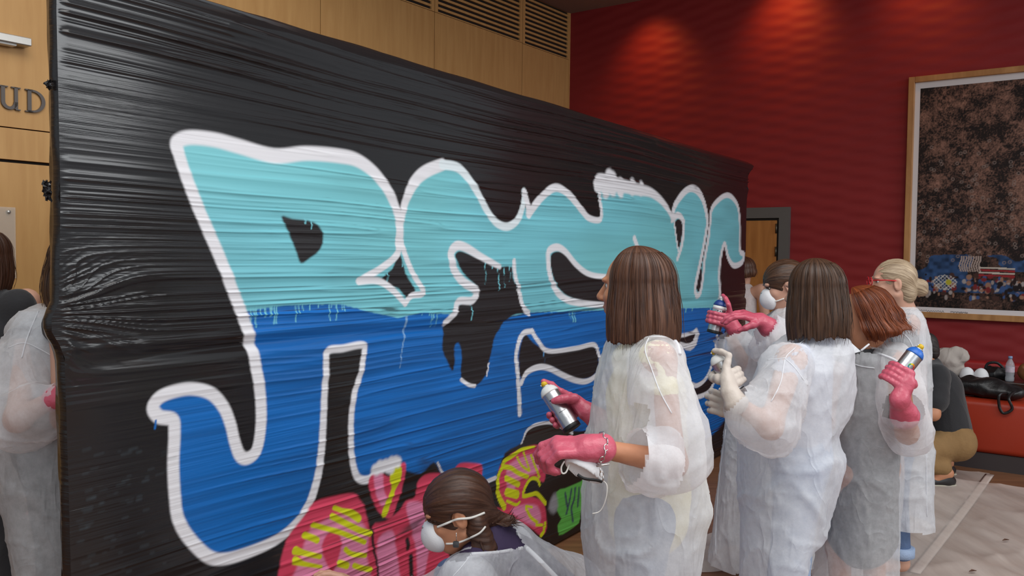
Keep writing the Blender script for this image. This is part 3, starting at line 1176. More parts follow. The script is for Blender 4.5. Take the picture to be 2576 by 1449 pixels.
# white outlines
LW = [0.052, 0.058, 0.05, 0.054]
stroke(P([(446, 375), (446, 357), (478, 346), (540, 352), (600, 368), (690, 392), (770, 386), (850, 392), (900, 404), (945, 438), (980, 488), (999, 535), (1004, 570)]), WH, [0.05, 0.056, 0.062, 0.066, 0.06, 0.05])
stroke(P([(445, 370), (470, 450), (508, 545), (552, 645), (588, 738), (612, 800), (630, 860), (643, 925), (655, 1000), (656, 1070), (646, 1130), (624, 1152), (604, 1146), (590, 1110), (580, 1068), (562, 1024), (530, 990), (482, 978), (432, 986), (398, 1002), (385, 1026), (400, 1048), (434, 1056), (439, 1090), (436, 1170), (440, 1250), (448, 1305), (474, 1352), (520, 1398), (562, 1406), (622, 1390), (690, 1360), (738, 1322), (774, 1272), (797, 1205), (806, 1150), (812, 1080), (815, 1000), (819, 930), (822, 884), (862, 876), (912, 868), (914, 892), (904, 945), (890, 992), (884, 1040), (882, 1095), (885, 1155), (898, 1200), (925, 1206), (948, 1186), (968, 1172)]),
       WH, [0.05, 0.054, 0.056, 0.052, 0.05, 0.052, 0.05, 0.05, 0.044, 0.036, 0.034, 0.036, 0.044])
stroke(P([(1004, 570), (1001, 610), (998, 640), (962, 672), (902, 706)]), WH, [0.05, 0.042, 0.04, 0.036, 0.034])
stroke(P([(902, 708), (948, 706), (985, 728), (1018, 764)]), WH, [0.034, 0.036, 0.036, 0.03])
stroke(P([(1018, 764), (1034, 744), (1064, 735), (1036, 684), (1014, 628), (1007, 590)]), WH, [0.03, 0.034, 0.034, 0.036])
stroke(P([(1008, 590), (1008, 562), (1020, 505), (1040, 460), (1070, 432), (1112, 414)]), WH, [0.036, 0.04, 0.06, 0.07, 0.066])
stroke(P([(1112, 414), (1155, 424), (1192, 470), (1222, 525), (1248, 560), (1278, 570), (1305, 548), (1318, 500), (1316, 482)]), srgb(216, 226, 230), [0.05, 0.05, 0.046, 0.046, 0.05, 0.045])
stroke(P([(1318, 485), (1326, 510), (1330, 538)]), WH, 0.045)
stroke(P([(1330, 538), (1360, 498), (1396, 472), (1430, 490), (1462, 528), (1482, 549), (1510, 552), (1511, 520), (1502, 470)]), WH, [0.05, 0.046, 0.045, 0.04, 0.034, 0.034])
stroke(P([(1500, 470), (1505, 455), (1540, 462), (1600, 476), (1640, 486), (1672, 515), (1690, 548)]), WH, [0.06, 0.085, 0.07, 0.05, 0.036])
for x, y, w in ((1507, 458, .07), (1532, 446, .10), (1540, 456, .12), (1560, 466, .09), (1590, 464, .075), (1612, 468, .06), (1522, 466, .1)):
    stroke([puv(x, y), puv(x, y + 12)], WH, w, 0.03)
stroke(P([(1690, 552), (1700, 512), (1735, 474), (1764, 494), (1779, 552), (1772, 610), (1760, 668), (1749, 722), (1753, 744), (1762, 734), (1769, 690), (1773, 650), (1782, 600), (1786, 562), (1793, 520), (1828, 491), (1854, 514), (1861, 560), (1861, 628), (1871, 640), (1866, 660), (1846, 668), (1832, 648), (1823, 614), (1814, 642), (1809, 695), (1813, 766)]), WH, [0.045, 0.05, 0.042, 0.038, 0.04, 0.038, 0.044, 0.042, 0.042])
stroke(P([(1783, 565), (1774, 620), (1764, 670)]), BK, 0.012, 0.008)
stroke(P([(1692, 552), (1705, 541), (1719, 560), (1716, 612), (1704, 652)]), WH, [0.04, 0.044, 0.03])
stroke(P([(1696, 560), (1702, 605), (1706, 630)]), WH, 0.02)
stroke(P([(1596, 600), (1606, 628)]), WH, 0.04)
stroke(P([(1257, 671), (1236, 660), (1205, 643), (1174, 624), (1150, 618), (1135, 634), (1136, 655), (1143, 681), (1164, 709), (1191, 726), (1198, 738), (1186, 756), (1153, 758), (1143, 785), (1119, 812)]), WH, [0.03, 0.05, 0.056, 0.054, 0.044, 0.036])
stroke(P([(1293, 657), (1295, 688), (1305, 733), (1316, 774), (1329, 788)]), WH, 0.034)
stroke(P([(1160, 955), (1178, 968), (1194, 971)]), WH, 0.022)
stroke(P([(1229, 914), (1224, 945)]), WH, 0.012)
stroke(P([(1600, 697), (1523, 696), (1481, 689), (1450, 666), (1423, 634), (1402, 622), (1382, 630), (1379, 650), (1382, 684), (1393, 723), (1418, 750), (1455, 762), (1516, 768), (1600, 776)]), WH, [0.03, 0.034, 0.04, 0.044, 0.042, 0.04, 0.036])
stroke(P([(1338, 833), (1317, 838), (1304, 860), (1298, 895), (1302, 943), (1305, 991), (1307, 1040)]), WH, [0.03, 0.036, 0.034, 0.036, 0.04])
stroke(P([(1311, 964), (1324, 938), (1352, 924), (1380, 926), (1414, 943), (1448, 957), (1476, 959), (1500, 943), (1509, 916), (1505, 888), (1493, 867), (1448, 876), (1379, 883), (1352, 857), (1338, 833)]), WH, [0.03, 0.034, 0.034, 0.032, 0.03, 0.026, 0.03])
fill(P([(1690, 846), (1722, 838), (1744, 832), (1752, 824), (1757, 840), (1751, 865), (1736, 882), (1712, 874)]), WH, 0.008, 2)
fill(P([(1692, 852), (1722, 848), (1746, 840), (1742, 858), (1725, 864)]), BK, 0.006, 2)
stroke(P([(1806, 835), (1801, 860), (1797, 892), (1789, 922), (1774, 954), (1752, 970), (1736, 964)]), WH, 0.032)
stroke(P([(1824, 850), (1814, 900), (1800, 950), (1782, 986), (1745, 1002)]), WH, 0.032)
stroke(P([(1020, 800), (1018, 840), (1010, 880), (1004, 925)]), srgb(120, 160, 200), [0.02, 0.008, 0.003], 0.006)
stroke(P([(1320, 1092), (1330, 1078), (1352, 1067), (1386, 1064), (1420, 1078), (1440, 1090)]), WH, [0.016, 0.02, 0.018, 0.02], 0.006)
stroke(P([(1312, 1115), (1320, 1092)]), WH, 0.014, 0.006)
stroke(P([(1210, 1217), (1246, 1202)]), WH, 0.024, 0.006)
stroke(P([(1098, 1164), (1108, 1182), (1116, 1192)]), WH, 0.014, 0.006)
stroke(P([(392, 1058), (390, 1078)]), BL, 0.008, 0.004)

# lower row of pink, yellow and green letters
q6 = lambda pts: P(pts, *C6)
fill(q6([(20, 1500), (55, 1253), (90, 1080), (150, 920), (250, 790), (345, 668), (500, 622), (650, 600), (700, 645), (745, 720), (782, 900), (805, 1010), (845, 1200), (860, 1500)]), PK, 0.008, 3)
fill(q6([(160, 1500), (220, 1150), (300, 905), (360, 850), (480, 782), (600, 762), (715, 822), (768, 930), (760, 1100), (800, 1300), (800, 1500)]), LP, 0.012, 3)
fill(q6([(400, 1050), (430, 945), (490, 892), (540, 920), (556, 1000), (530, 1130), (480, 1235), (440, 1150)]), PK, 0.008, 3)
fill(q6([(770, 515), (800, 452), (860, 428), (930, 470), (965, 400), (1010, 372), (1060, 356), (1062, 430), (1040, 560), (1000, 680), (960, 780), (910, 792), (850, 740), (800, 640)]), PK, 0.007, 3)
fill(q6([(815, 445), (880, 438), (892, 560), (920, 650), (880, 702), (830, 600)]), LP, 0.008, 3)
fill(q6([(800, 862), (900, 822), (1010, 742), (1070, 660), (1140, 630), (1160, 520), (1220, 452), (1320, 440), (1352, 458), (1330, 520), (1400, 640), (1400, 1000), (1420, 1500), (860, 1500), (830, 1100)]), PK, 0.008, 3)
fill(q6([(850, 950), (950, 890), (985, 1000), (1020, 1253), (1020, 1500), (880, 1500), (840, 1100)]), LP, 0.010, 3)
fill(q6([(1070, 705), (1130, 662), (1220, 700), (1232, 900), (1255, 1020), (1200, 1300), (1160, 1300), (1150, 1050), (1110, 900)]), LP, 0.010, 3)
stroke(q6([(1080, 970), (1086, 1030)]), BK, 0.03, 0.012)
stroke(q6([(1108, 1100), (1112, 1280)]), BK, 0.032, 0.014)
stroke(q6([(800, 900), (806, 1010), (840, 1150), (850, 1260)]), BK, 0.014, 0.01)
fill(q6([(1460, 405), (1500, 362), (1600, 360), (1672, 380), (1666, 480), (1640, 525), (1560, 500), (1470, 432)]), PK, 0.007, 3)
fill(q6([(1520, 430), (1580, 410), (1630, 450), (1620, 500)]), LP, 0.008, 3)
fill(q6([(1785, 600), (1790, 520), (1802, 420), (1850, 332), (1930, 272), (2060, 222), (2130, 225), (2180, 270), (2178, 400), (2165, 505), (2120, 500), (2040, 490), (2010, 600), (2110, 640), (2165, 690), (2182, 800), (2178, 900), (2130, 930), (2050, 870), (1900, 830), (1700, 790), (1690, 720), (1780, 712), (1850, 722), (1810, 660)]), PK, 0.008, 3)
fill(q6([(1870, 400), (1950, 330), (2060, 290), (2130, 330), (2110, 430), (2010, 470), (1940, 520), (1930, 620), (1870, 560)]), LP, 0.012, 3)
fill(q6([(1900, 740), (2000, 690), (2110, 700), (2140, 800), (2100, 860), (2000, 820)]), LP, 0.012, 3)
fill(q6([(2020, 600), (2040, 520), (2090, 495), (2130, 530), (2110, 580)]), BK, 0.006, 3)
fill(q6([(2262, 590), (2330, 560), (2450, 508), (2500, 480), (2480, 620), (2450, 760), (2436, 832), (2350, 900), (2282, 930), (2270, 850), (2300, 800), (2268, 740)]), GR, 0.006, 2)
fill(q6([(2220, 640), (2255, 600), (2275, 700), (2240, 760), (2200, 720)]), srgb(150, 150, 156), 0.02, 2)
for pts in ([(2330, 600), (2345, 700)], [(2380, 570), (2360, 680), (2340, 760)], [(2410, 560), (2400, 650), (2380, 720), (2390, 820)], [(2440, 560), (2430, 700)]):
    stroke(q6(pts), srgb(52, 62, 92), 0.018, 0.012)
yl = [([(500, 712), (560, 735), (640, 760), (696, 800)], [.03, .03, .05, .05]), ([(480, 780), (560, 820), (700, 890), (780, 916)], .04), ([(330, 848), (450, 880), (560, 912), (740, 985)], .032), ([(268, 930), (330, 952), (368, 970)], .04),
      ([(195, 1052), (260, 1070), (390, 1100)], [.05, .034, .03]), ([(190, 1130), (260, 1156), (400, 1180)], [.05, .03, .02]), ([(588, 1040), (640, 1078), (750, 1090)], .032), ([(540, 1152), (604, 1170)], .045), ([(660, 1170), (720, 1190), (790, 1202)], .035)]
for pts, w in yl: stroke(q6(pts), YE, w, 0.006)
fill(q6([(950, 422), (1000, 376), (1032, 402), (1022, 500), (982, 582), (950, 680), (912, 780), (875, 770), (930, 622), (958, 560), (940, 500)]), YE, 0.005, 2)
ye = [([(2086, 232), (1990, 252), (1930, 292), (1850, 345), (1830, 400), (1804, 452), (1792, 560), (1812, 640), (1850, 710)], [.02, .03, .04, .04, .036, .04, .05, .055]), ([(1995, 250), (2005, 290), (2050, 420)], .022), ([(2060, 300), (2090, 380), (2125, 470)], .026), ([(1950, 315), (1985, 380), (2040, 420)], .022),
      ([(1845, 390), (1900, 400), (1960, 440), (2030, 470)], .04), ([(1860, 480), (1900, 500), (1960, 530)], .05), ([(1870, 590), (1910, 600), (1950, 610)], .07), ([(2130, 535), (2110, 490), (2060, 485), (2015, 550), (2000, 620), (2060, 610), (2110, 605), (2175, 680)], [.03, .034, .036, .04]),
      ([(2150, 250), (2175, 330), (2178, 390)], .016), ([(2020, 720), (2060, 790), (2110, 830)], .03), ([(2020, 700), (2070, 710)], .02), ([(2170, 840), (2160, 900), (2140, 930)], .04), ([(1870, 660), (1940, 690), (1970, 670)], .025), ([(2100, 850), (2150, 850)], .025)]
for pts, w in ye: stroke(q6(pts), YE, w, 0.005)
# white overspray spot above the yellow stroke
for x, y, w in ((820, 410, .05), (860, 385, .06), (905, 375, .06), (950, 350, .055), (985, 345, .055), (930, 400, .05)):
    stroke([puv(C6[0] + C6[2] * x, C6[1] + C6[2] * y), puv(C6[0] + C6[2] * (x + 20), C6[1] + C6[2] * (y + 8))], WH, w, 0.02)
# scuffs of old paint on the bare film
for i in range(60):
    x, y = random.uniform(190, 430), random.uniform(1120, 1440)
    l = random.uniform(4, 22)
    stroke(P([(x, y), (x + l, y - l * 0.3)]), srgb(70, 84, 92), random.uniform(0.003, 0.01), 0.012, smooth=0, opa=random.uniform(.08, .3))
# folds that the spray never reached stay black
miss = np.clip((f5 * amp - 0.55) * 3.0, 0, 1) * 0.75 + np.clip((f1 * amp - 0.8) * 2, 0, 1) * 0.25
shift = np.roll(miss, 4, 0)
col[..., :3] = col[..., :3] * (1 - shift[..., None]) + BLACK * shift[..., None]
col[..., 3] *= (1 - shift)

# --- film material
M['film'], nt, b, out = new_mat('painted_stretch_film')
L = nt.links
att = nt.nodes.new('ShaderNodeAttribute')
att.attribute_name = 'paint'
L.new(att.outputs['Color'], b.inputs['Base Color'])
mr = nt.nodes.new('ShaderNodeMapRange')
mr.inputs['To Min'].default_value = 0.15
mr.inputs['To Max'].default_value = 0.4
L.new(att.outputs['Alpha'], mr.inputs['Value'])
L.new(mr.outputs[0], b.inputs['Roughness'])
b.inputs['Specular IOR Level'].default_value = 0.5
tc = nt.nodes.new('ShaderNodeTexCoord')
mp = nt.nodes.new('ShaderNodeMapping')
ang = math.atan2(PD.y, PD.x)
mp.vector_type = 'POINT'
mp.inputs['Rotation'].default_value = (0, 0, -ang)
L.new(tc.outputs['Object'], mp.inputs[0])
mp2 = nt.nodes.new('ShaderNodeMapping')
mp2.inputs['Scale'].default_value = (1.1, 0.0, 70)
L.new(mp.outputs[0], mp2.inputs[0])
n1 = nt.nodes.new('ShaderNodeTexNoise')
n1.inputs['Scale'].default_value = 1.0
n1.inputs['Detail'].default_value = 5
L.new(mp2.outputs[0], n1.inputs['Vector'])
bp = nt.nodes.new('ShaderNodeBump')
bp.inputs['Strength'].default_value = 0.7
bp.inputs['Distance'].default_value = 0.004
L.new(n1.outputs[0], bp.inputs['Height'])
mp3 = nt.nodes.new('ShaderNodeMapping')
mp3.inputs['Scale'].default_value = (0.5, 0.0, 4.5)
L.new(mp.outputs[0], mp3.inputs[0])
n2_ = nt.nodes.new('ShaderNodeTexNoise')
n2_.inputs['Scale'].default_value = 1.0
n2_.inputs['Detail'].default_value = 2
L.new(mp3.outputs[0], n2_.inputs['Vector'])
mrs = nt.nodes.new('ShaderNodeMapRange')
mrs.inputs['From Min'].default_value = 0.42
mrs.inputs['From Max'].default_value = 0.6
mrs.inputs['To Min'].default_value = 0.12
mrs.inputs['To Max'].default_value = 0.75
L.new(n2_.outputs[0], mrs.inputs['Value'])
L.new(mrs.outputs[0], bp.inputs['Strength'])
L.new(bp.outputs[0], b.inputs['Normal'])
M['film_black'] = plain('black_stretch_film', srgb(30, 28, 29), 0.22, var=0.15, scale=3, bump=0.4, bscale=1.2, stretch=(3, 3, 60))

panel = empty('graffiti_panel', pxyz((cols_u[0] + cols_u[-1]) / 2, 0.0))
tag(panel, 'long free-standing panel wrapped in black stretch film and sprayed with blue graffiti letters', 'graffiti panel')
Vf = (np.array(P0) + GU[..., None] * np.array(PD) + hg[..., None] * np.array(PN) + GVs[..., None] * np.array([0, 0, 1.0])).reshape(-1, 3)
ii = np.arange(NR * NC).reshape(NR, NC)
Qf = np.stack([ii[:-1, :-1], ii[:-1, 1:], ii[1:, 1:], ii[1:, :-1]], -1).reshape(-1, 4)
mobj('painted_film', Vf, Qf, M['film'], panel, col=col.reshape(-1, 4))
# film turned round the ends, the top and the back: a coarser black shell
TH = 0.055
step = 8
rows = list(range(0, NR, step)) + [NR - 1]
LV, LF = [], []
for ri, r in enumerate(rows):
    w = 0.003 * math.sin(r * 0.03) + 0.002 * math.sin(r * 0.11 + 1)
    a = Vector(Vf[r * NC])
    bk = pxyz(GU[r, 0] + 0.002 + w * 0.3, GVs[r, 0], -TH + w * 0.5)
    mdl = (a + bk) / 2 - PD * (0.006 + w)
    c = Vector(Vf[r * NC + NC - 1])
    dk = pxyz(GU[r, -1], GVs[r, -1], -TH)
    md2 = (c + dk) / 2 + PD * (0.004 + w)
    LV += [a, mdl, bk, dk, md2, c]
for ri in range(len(rows) - 1):
    for k in range(5):
        a = ri * 6 + k
        LF.append((a, a + 6, a + 7, a + 1))
mobj('film_wrap', LV, LF, M['film_black'], panel)
TV, TF = [], []
cs = list(range(0, NC, 8)) + [NC - 1]
for k, c in enumerate(cs):
    a = Vector(Vf[(NR - 1) * NC + c])
    u_ = GU[-1, c]
    wv_ = 0.002 * math.sin(c * 0.07) + 0.0015 * math.sin(c * 0.031)
    TV += [a, pxyz(u_, GVs[-1, c] + 0.004 + wv_, -0.048), pxyz(u_, GVs[-1, c] - 0.004, -TH)]
for k in range(len(cs) - 1):
    for q in range(2):
        a = k * 3 + q
        TF.append((a, a + 3, a + 4, a + 1))
mobj('film_top', TV, TF, M['film_black'], panel)
# inner stand
for nm, u in (('post', cols_u[0] + 0.16), ('post', cols_u[0] + 1.9), ('post', cols_u[0] + 3.8), ('post', cols_u[-1] - 0.09)):
    V, Fc = box_vf(pxyz(u, 0.0, -0.046), PD * 0.04, PN * 0.028, Vector((0, 0, 2.36)))
    mobj(nm, V, Fc, M['door_wood'], panel, smooth=False)
# torn film ends at the left edge
def scrap(px, py, size, seed, parent):
    r = np.random.default_rng(seed)
    c = Vector(pxyz(puv(px + 22, py)[0], puv(px + 22, py)[1], -0.02))
    n = 7
    V, Fc = [], []
    for i in range(n):
        for j in range(n):
            x, y = i / (n - 1) - 0.5, j / (n - 1) - 0.5
            k = 1 - 0.5 * abs(y) - 0.35 * r.random()
            p = c - PD * (size * (0.5 + x) * k) + Vector((0, 0, 1)) * (size * 1.1 * y * (0.6 + 0.6 * r.random())) + PN * (size * 0.5 * (r.random() - 0.5))
            V.append(p)
    for i in range(n - 1):
        for j in range(n - 1):
            a = i * n + j
            Fc.append((a, a + 1, a + n + 1, a + n))
    o = mobj('film_scrap', V, Fc, M['film_black'], parent, smooth=False)


scrap(116, 470, 0.034, 1, panel)
scrap(118, 494, 0.028, 2, panel)
scrap(118, 212, 0.025, 3, panel)
scrap(150, 835, 0.02, 4, panel)
scrap(172, 1270, 0.016, 5, panel)

# ================================================================== people
M['hair_brown'] = hair_mat('brown_hair_highlights', srgb(52, 31, 24), srgb(114, 76, 54))
M['hair_dark'] = hair_mat('dark_brown_hair', srgb(42, 27, 20), srgb(100, 70, 50))
M['hair_chestnut'] = hair_mat('chestnut_hair', srgb(52, 32, 24), srgb(92, 60, 44))
M['hair_red'] = hair_mat('auburn_hair', srgb(72, 30, 18), srgb(158, 84, 44))
M['hair_blonde'] = hair_mat('ash_blonde_hair', srgb(120, 98, 76), srgb(212, 190, 160), 0.42)
M['hair_black'] = hair_mat('short_dark_hair', srgb(26, 23, 24), srgb(70, 62, 58), 0.5)


def vec(*a):
    return Vector(a)


class Head:
    def __init__(s, c, f, up=(0, 0, 1), sc=1.0):
        s.c = Vector(c)
        s.f = Vector(f).normalized()
        u = Vector(up)
        s.u = (u - s.f * u.dot(s.f)).normalized()
        s.l = s.u.cross(s.f)          # the person's left
        s.k = sc

    def p(s, f=0, l=0, u=0):
        return s.c + (s.f * f + s.l * l + s.u * u) * s.k

    def axes(s):
        return (s.l, s.f, s.u)


def head_mesh(hd, neck_base, man=False):
    k = hd.k
    A = hd.axes()
    S = Sdf(0.0048, 0.02)
    S.ell(hd.p(-0.008, 0, 0.028), np.array([.074, .094, .086]) * k, A)
    S.ell(hd.p(0.03, 0, -0.04), np.array([.058, .062, .07]) * k, A, k=0.03)
    S.ell(hd.p(0.052, 0, -0.088), np.array([.03, .028, .024]) * k, A, k=0.025)            # chin
    for s_ in (-1, 1):
        S.cone(hd.p(0.0, .055 * s_, -.055), hd.p(.05, .022 * s_, -.09), .018 * k, .016 * k, k=0.02)   # jaw
        S.ell(hd.p(.062, .036 * s_, -.022), np.array([.022, .018, .018]) * k, A, k=0.02)               # cheek
        S.ell(hd.p(.086, .030 * s_, .012), np.array([.016, .012, .012]) * k, A, k=0.012, op='d')       # eye socket
        S.ell(hd.p(.078, .028 * s_, .028), np.array([.02, .014, .008]) * k, A, k=0.012)                # brow
    S.cone(hd.p(.088, 0, .012), hd.p(.108, 0, -.022), .008 * k, .012 * k, k=0.01)                       # nose
    for s_ in (-1, 1):
        S.ell(hd.p(.098, .009 * s_, -.028), np.array([.008, .010, .007]) * k, A, k=0.006)
    S.ell(hd.p(.088, 0, -.052), np.array([.021, .010, .006]) * k, A, k=0.006)                           # lips
    S.ell(hd.p(.085, 0, -.064), np.array([.018, .010, .006]) * k, A, k=0.006)
    for s_ in (-1, 1):
        S.ell(hd.p(-.008, .077 * s_, -.006), np.array([.009, .019, .032]) * k, A, k=0.008)              # ear
        S.ell(hd.p(-.002, .086 * s_, -.004), np.array([.006, .010, .018]) * k, A, k=0.005, op='d')
    S.cone(hd.p(-.022, 0, -.05), neck_base, .052 * k, .058 * k, k=0.03)
    return S.mesh()


def limb(S, a, b, ra, rb):
    S.cone(a, b, ra, rb)


def body_mesh(J, r=1.0, h=0.013):
    S = Sdf(h, 0.035)
    nb, ch, pe = J['neck'], J['chest'], J['pelvis']
    S.cone(nb, ch, .05 * r, .085 * r)
    for s_ in ('l', 'r'):
        S.cone(ch.lerp(nb, .45), J['sh_' + s_], .06 * r, .05 * r)
        S.cone(J['sh_' + s_], J['el_' + s_], .048 * r, .038 * r)
        S.cone(J['el_' + s_], J['wr_' + s_], .038 * r, .026 * r)
        S.cone(pe, J['hip_' + s_], .085 * r, .08 * r)
        S.cone(J['hip_' + s_], J['kn_' + s_], .076 * r, .052 * r)
        S.cone(J['kn_' + s_], J['an_' + s_], .05 * r, .036 * r)
        S.cone(J['an_' + s_], J['to_' + s_], .036 * r, .026 * r)
    S.cone(ch, pe, .09 * r, .095 * r)
    return S.mesh()


def join_mesh(a, b):
    return np.concatenate([a[0], b[0]]), np.concatenate([a[1], b[1] + len(a[0])])


def stand_joints(base, f, Hh, lean=0.0):
    base = Vector((base[0], base[1], 0))
    f = Vector((f[0], f[1], 0)).normalized()
    l = Vector((0, 0, 1)).cross(f)
    z = Vector((0, 0, 1))
    J = {}
    g = lambda F_, L_, Z_: base + f * F_ + l * L_ + z * Z_
    J['neck'] = g(lean, 0, .845 * Hh)
    J['chest'] = g(lean * .7, 0, .73 * Hh)
    J['pelvis'] = g(-.01, 0, .545 * Hh)
    for s_, sg in (('l', 1), ('r', -1)):
        J['sh_' + s_] = g(lean * .9 - .01, sg * .104 * Hh, .812 * Hh)
        J['el_' + s_] = g(-.02, sg * .135 * Hh, .63 * Hh)
        J['wr_' + s_] = g(.10, sg * .13 * Hh, .49 * Hh)
        J['hip_' + s_] = g(-.01, sg * .055 * Hh, .50 * Hh)
        J['kn_' + s_] = g(.015, sg * .058 * Hh, .285 * Hh)
        J['an_' + s_] = g(-.02, sg * .058 * Hh, .05 * Hh)
        J['to_' + s_] = g(.13, sg * .065 * Hh, .03)
    return J


def make_person(label, J, hd, skin='skin', r=1.0, h=0.013, group=None, base=None):
    hv = head_mesh(hd, J['neck'])
    bv = body_mesh(J, r, h)
    V, Q = join_mesh(hv, bv)
    if base is None:
        base = Vector((J['pelvis'].x, J['pelvis'].y, 0))
    o = mobj('person', V, Q, M[skin], base=base)
    tag(o, label, 'person', group)
    for s_ in (-1, 1):
        e = Sdf(0.003, 0.0)
        e.ell(hd.p(.067, .030 * s_, .012), np.array([.012, .012, .012]) * hd.k, hd.axes())
        v, q = e.mesh()
        eo = mobj('eye', v, q, M['eye_white'], o)
        V, Fc = lathe_vf([(0.0055 * hd.k, 0), (0.004 * hd.k, .0012)], hd.p(.0782, .030 * s_, .012), hd.f, 12)
        mobj('iris', V, Fc, M['iris'], eo)
    return o


# ---- hair
def bob_hair(hd, mat, parent, length=0.16, flare=0.1, front=128, tuck=0.02, part=0.0, name='hair', seed=0, length_front=None, curl=0.0, vol=1.0, wisps=70):
    nth, nt = 300, 64
    k = hd.k
    th = np.radians(np.linspace(-front, front, nth))
    T = np.linspace(0, 1, nt)
    TH_, TT = np.meshgrid(th, T)
    n1 = vnoise(TH_ * 16, TT * 0.9, 0, seed + 60) - 0.5
    n2 = vnoise(TH_ * 46, TT * 1.6, 0, seed + 61) - 0.5
    n3 = vnoise(TH_ * 110, TT * 2.5, 0, seed + 66) - 0.5
    side = np.abs(np.sin(TH_))
    fr = np.clip((np.abs(TH_) - 1.45) / 0.9, 0, 1)
    lf = length if length_front is None else length_front
    Ln = (length * (1 - fr) + lf * fr) * (1 + 0.16 * (vnoise(TH_ * 9, 0.5, 0, seed + 62) - 0.5) + 0.05 * (vnoise(TH_ * 55, 0.5, 0, seed + 63) - 0.5))
    rad_s, rad_b = .092 * vol, .112 * vol
    cosb = np.cos(TH_)
    R_ = np.where(cosb > 0, 1 / np.sqrt((np.sin(TH_) / rad_s) ** 2 + (cosb / rad_b) ** 2), 1 / np.sqrt((np.sin(TH_) / rad_s) ** 2 + (cosb / .096) ** 2))
    t0 = 0.42
    phi = np.clip(TT / t0, 0, 1) * math.radians(96)
    hang = np.clip((TT - t0) / (1 - t0), 0, 1)
    rr = R_ * np.sin(phi) * (1 + flare * np.sin(hang * math.pi * 0.62) * (1 + 0.3 * n1)) - tuck * hang ** 3 + curl * np.sin(hang * 7 + TH_ * 3) * hang
    rr = rr + (0.007 * (vnoise(TH_ * 6, TT * 0.9, 0, seed + 68) - .5) + 0.003 * n1 + 0.0018 * n2 + 0.001 * n3) * np.clip(TT * 3, 0, 1)
    uu = .03 + (.098 * vol) * np.cos(phi) - hang * Ln
    uu = uu + 0.0
    bx, sx = -np.cos(TH_) * rr - 0.008, np.sin(TH_) * rr
    cen = part * (1 - np.sin(phi))
    Cc, F_, L_, U_ = [np.array(a) for a in (hd.c, hd.f, hd.l, hd.u)]
    P_ = Cc + k * (bx[..., None] * F_ + (sx + cen)[..., None] * L_ + uu[..., None] * U_)
    V = P_.reshape(-1, 3)
    # inner layer closes the volume
    rin = rr * 0.86
    P2 = Cc + k * ((-np.cos(TH_) * rin - 0.008)[..., None] * F_ + (np.sin(TH_) * rin)[..., None] * L_ + (uu + 0.012 * hang)[..., None] * U_)
    V = np.concatenate([V, P2.reshape(-1, 3)])
    ii = np.arange(nth * nt).reshape(nt, nth)
    Q = np.stack([ii[:-1, :-1], ii[1:, :-1], ii[1:, 1:], ii[:-1, 1:]], -1).reshape(-1, 4)
    off = nth * nt
    Qi = Q[:, ::-1] + off
    hem = np.stack([ii[-1, :-1], ii[-1, :-1] + off, ii[-1, 1:] + off, ii[-1, 1:]], -1)
    sd = []
    for c in (0, nth - 1):
        a = ii[:, c]
        e = np.stack([a[:-1], a[:-1] + off, a[1:] + off, a[1:]], -1)
        sd.append(e if c else e[:, ::-1])
    Q = np.concatenate([Q, Qi, hem] + sd)
    uv = np.stack([np.concatenate([TH_.ravel() / (2 * math.pi)] * 2), np.concatenate([TT.ravel()] * 2)], -1)
    o = mobj(name, V, Q, M[mat], parent, uv=uv)
    # loose strands
    parts, us = [], []
    r = np.random.default_rng(seed + 5)
    WV, WF, WU = [], [], []
    for i in range(wisps):
        c = r.integers(4, nth - 4)
        rows_ = np.linspace(10, nt - 1, 9).astype(int)
        pts = [Vector(P_[q, min(nth - 1, max(0, int(c + 2 * math.sin(q * .1 + i))))]) for q in rows_]
        drift = (hd.l * r.normal(0, .006) + hd.f * r.normal(0, .006)) * k
        outw = (pts[4] - hd.c); outw = (outw - hd.u * outw.dot(hd.u)).normalized()
        pts = [p + drift * (j / 8) ** 2 + outw * (.002 + .003 * r.random()) for j, p in enumerate(pts)]
        pts.append(pts[-1] - hd.u * (.01 + .02 * r.random()) + drift)
        v, f = tube_vf(crom(pts, 3), [.0006, .0011, .0010, .0002], 4)
        n0 = len(WV)
        WV += v
        WF += [tuple(a + n0 for a in q) for q in f]
        WU += [(c / nth, j / len(v)) for j in range(len(v))]
    if WV:
        so = mobj('loose_strands', WV, WF, M[mat], o, uv=WU)
        so['kind'] = 'stuff'
    return o, V, Q


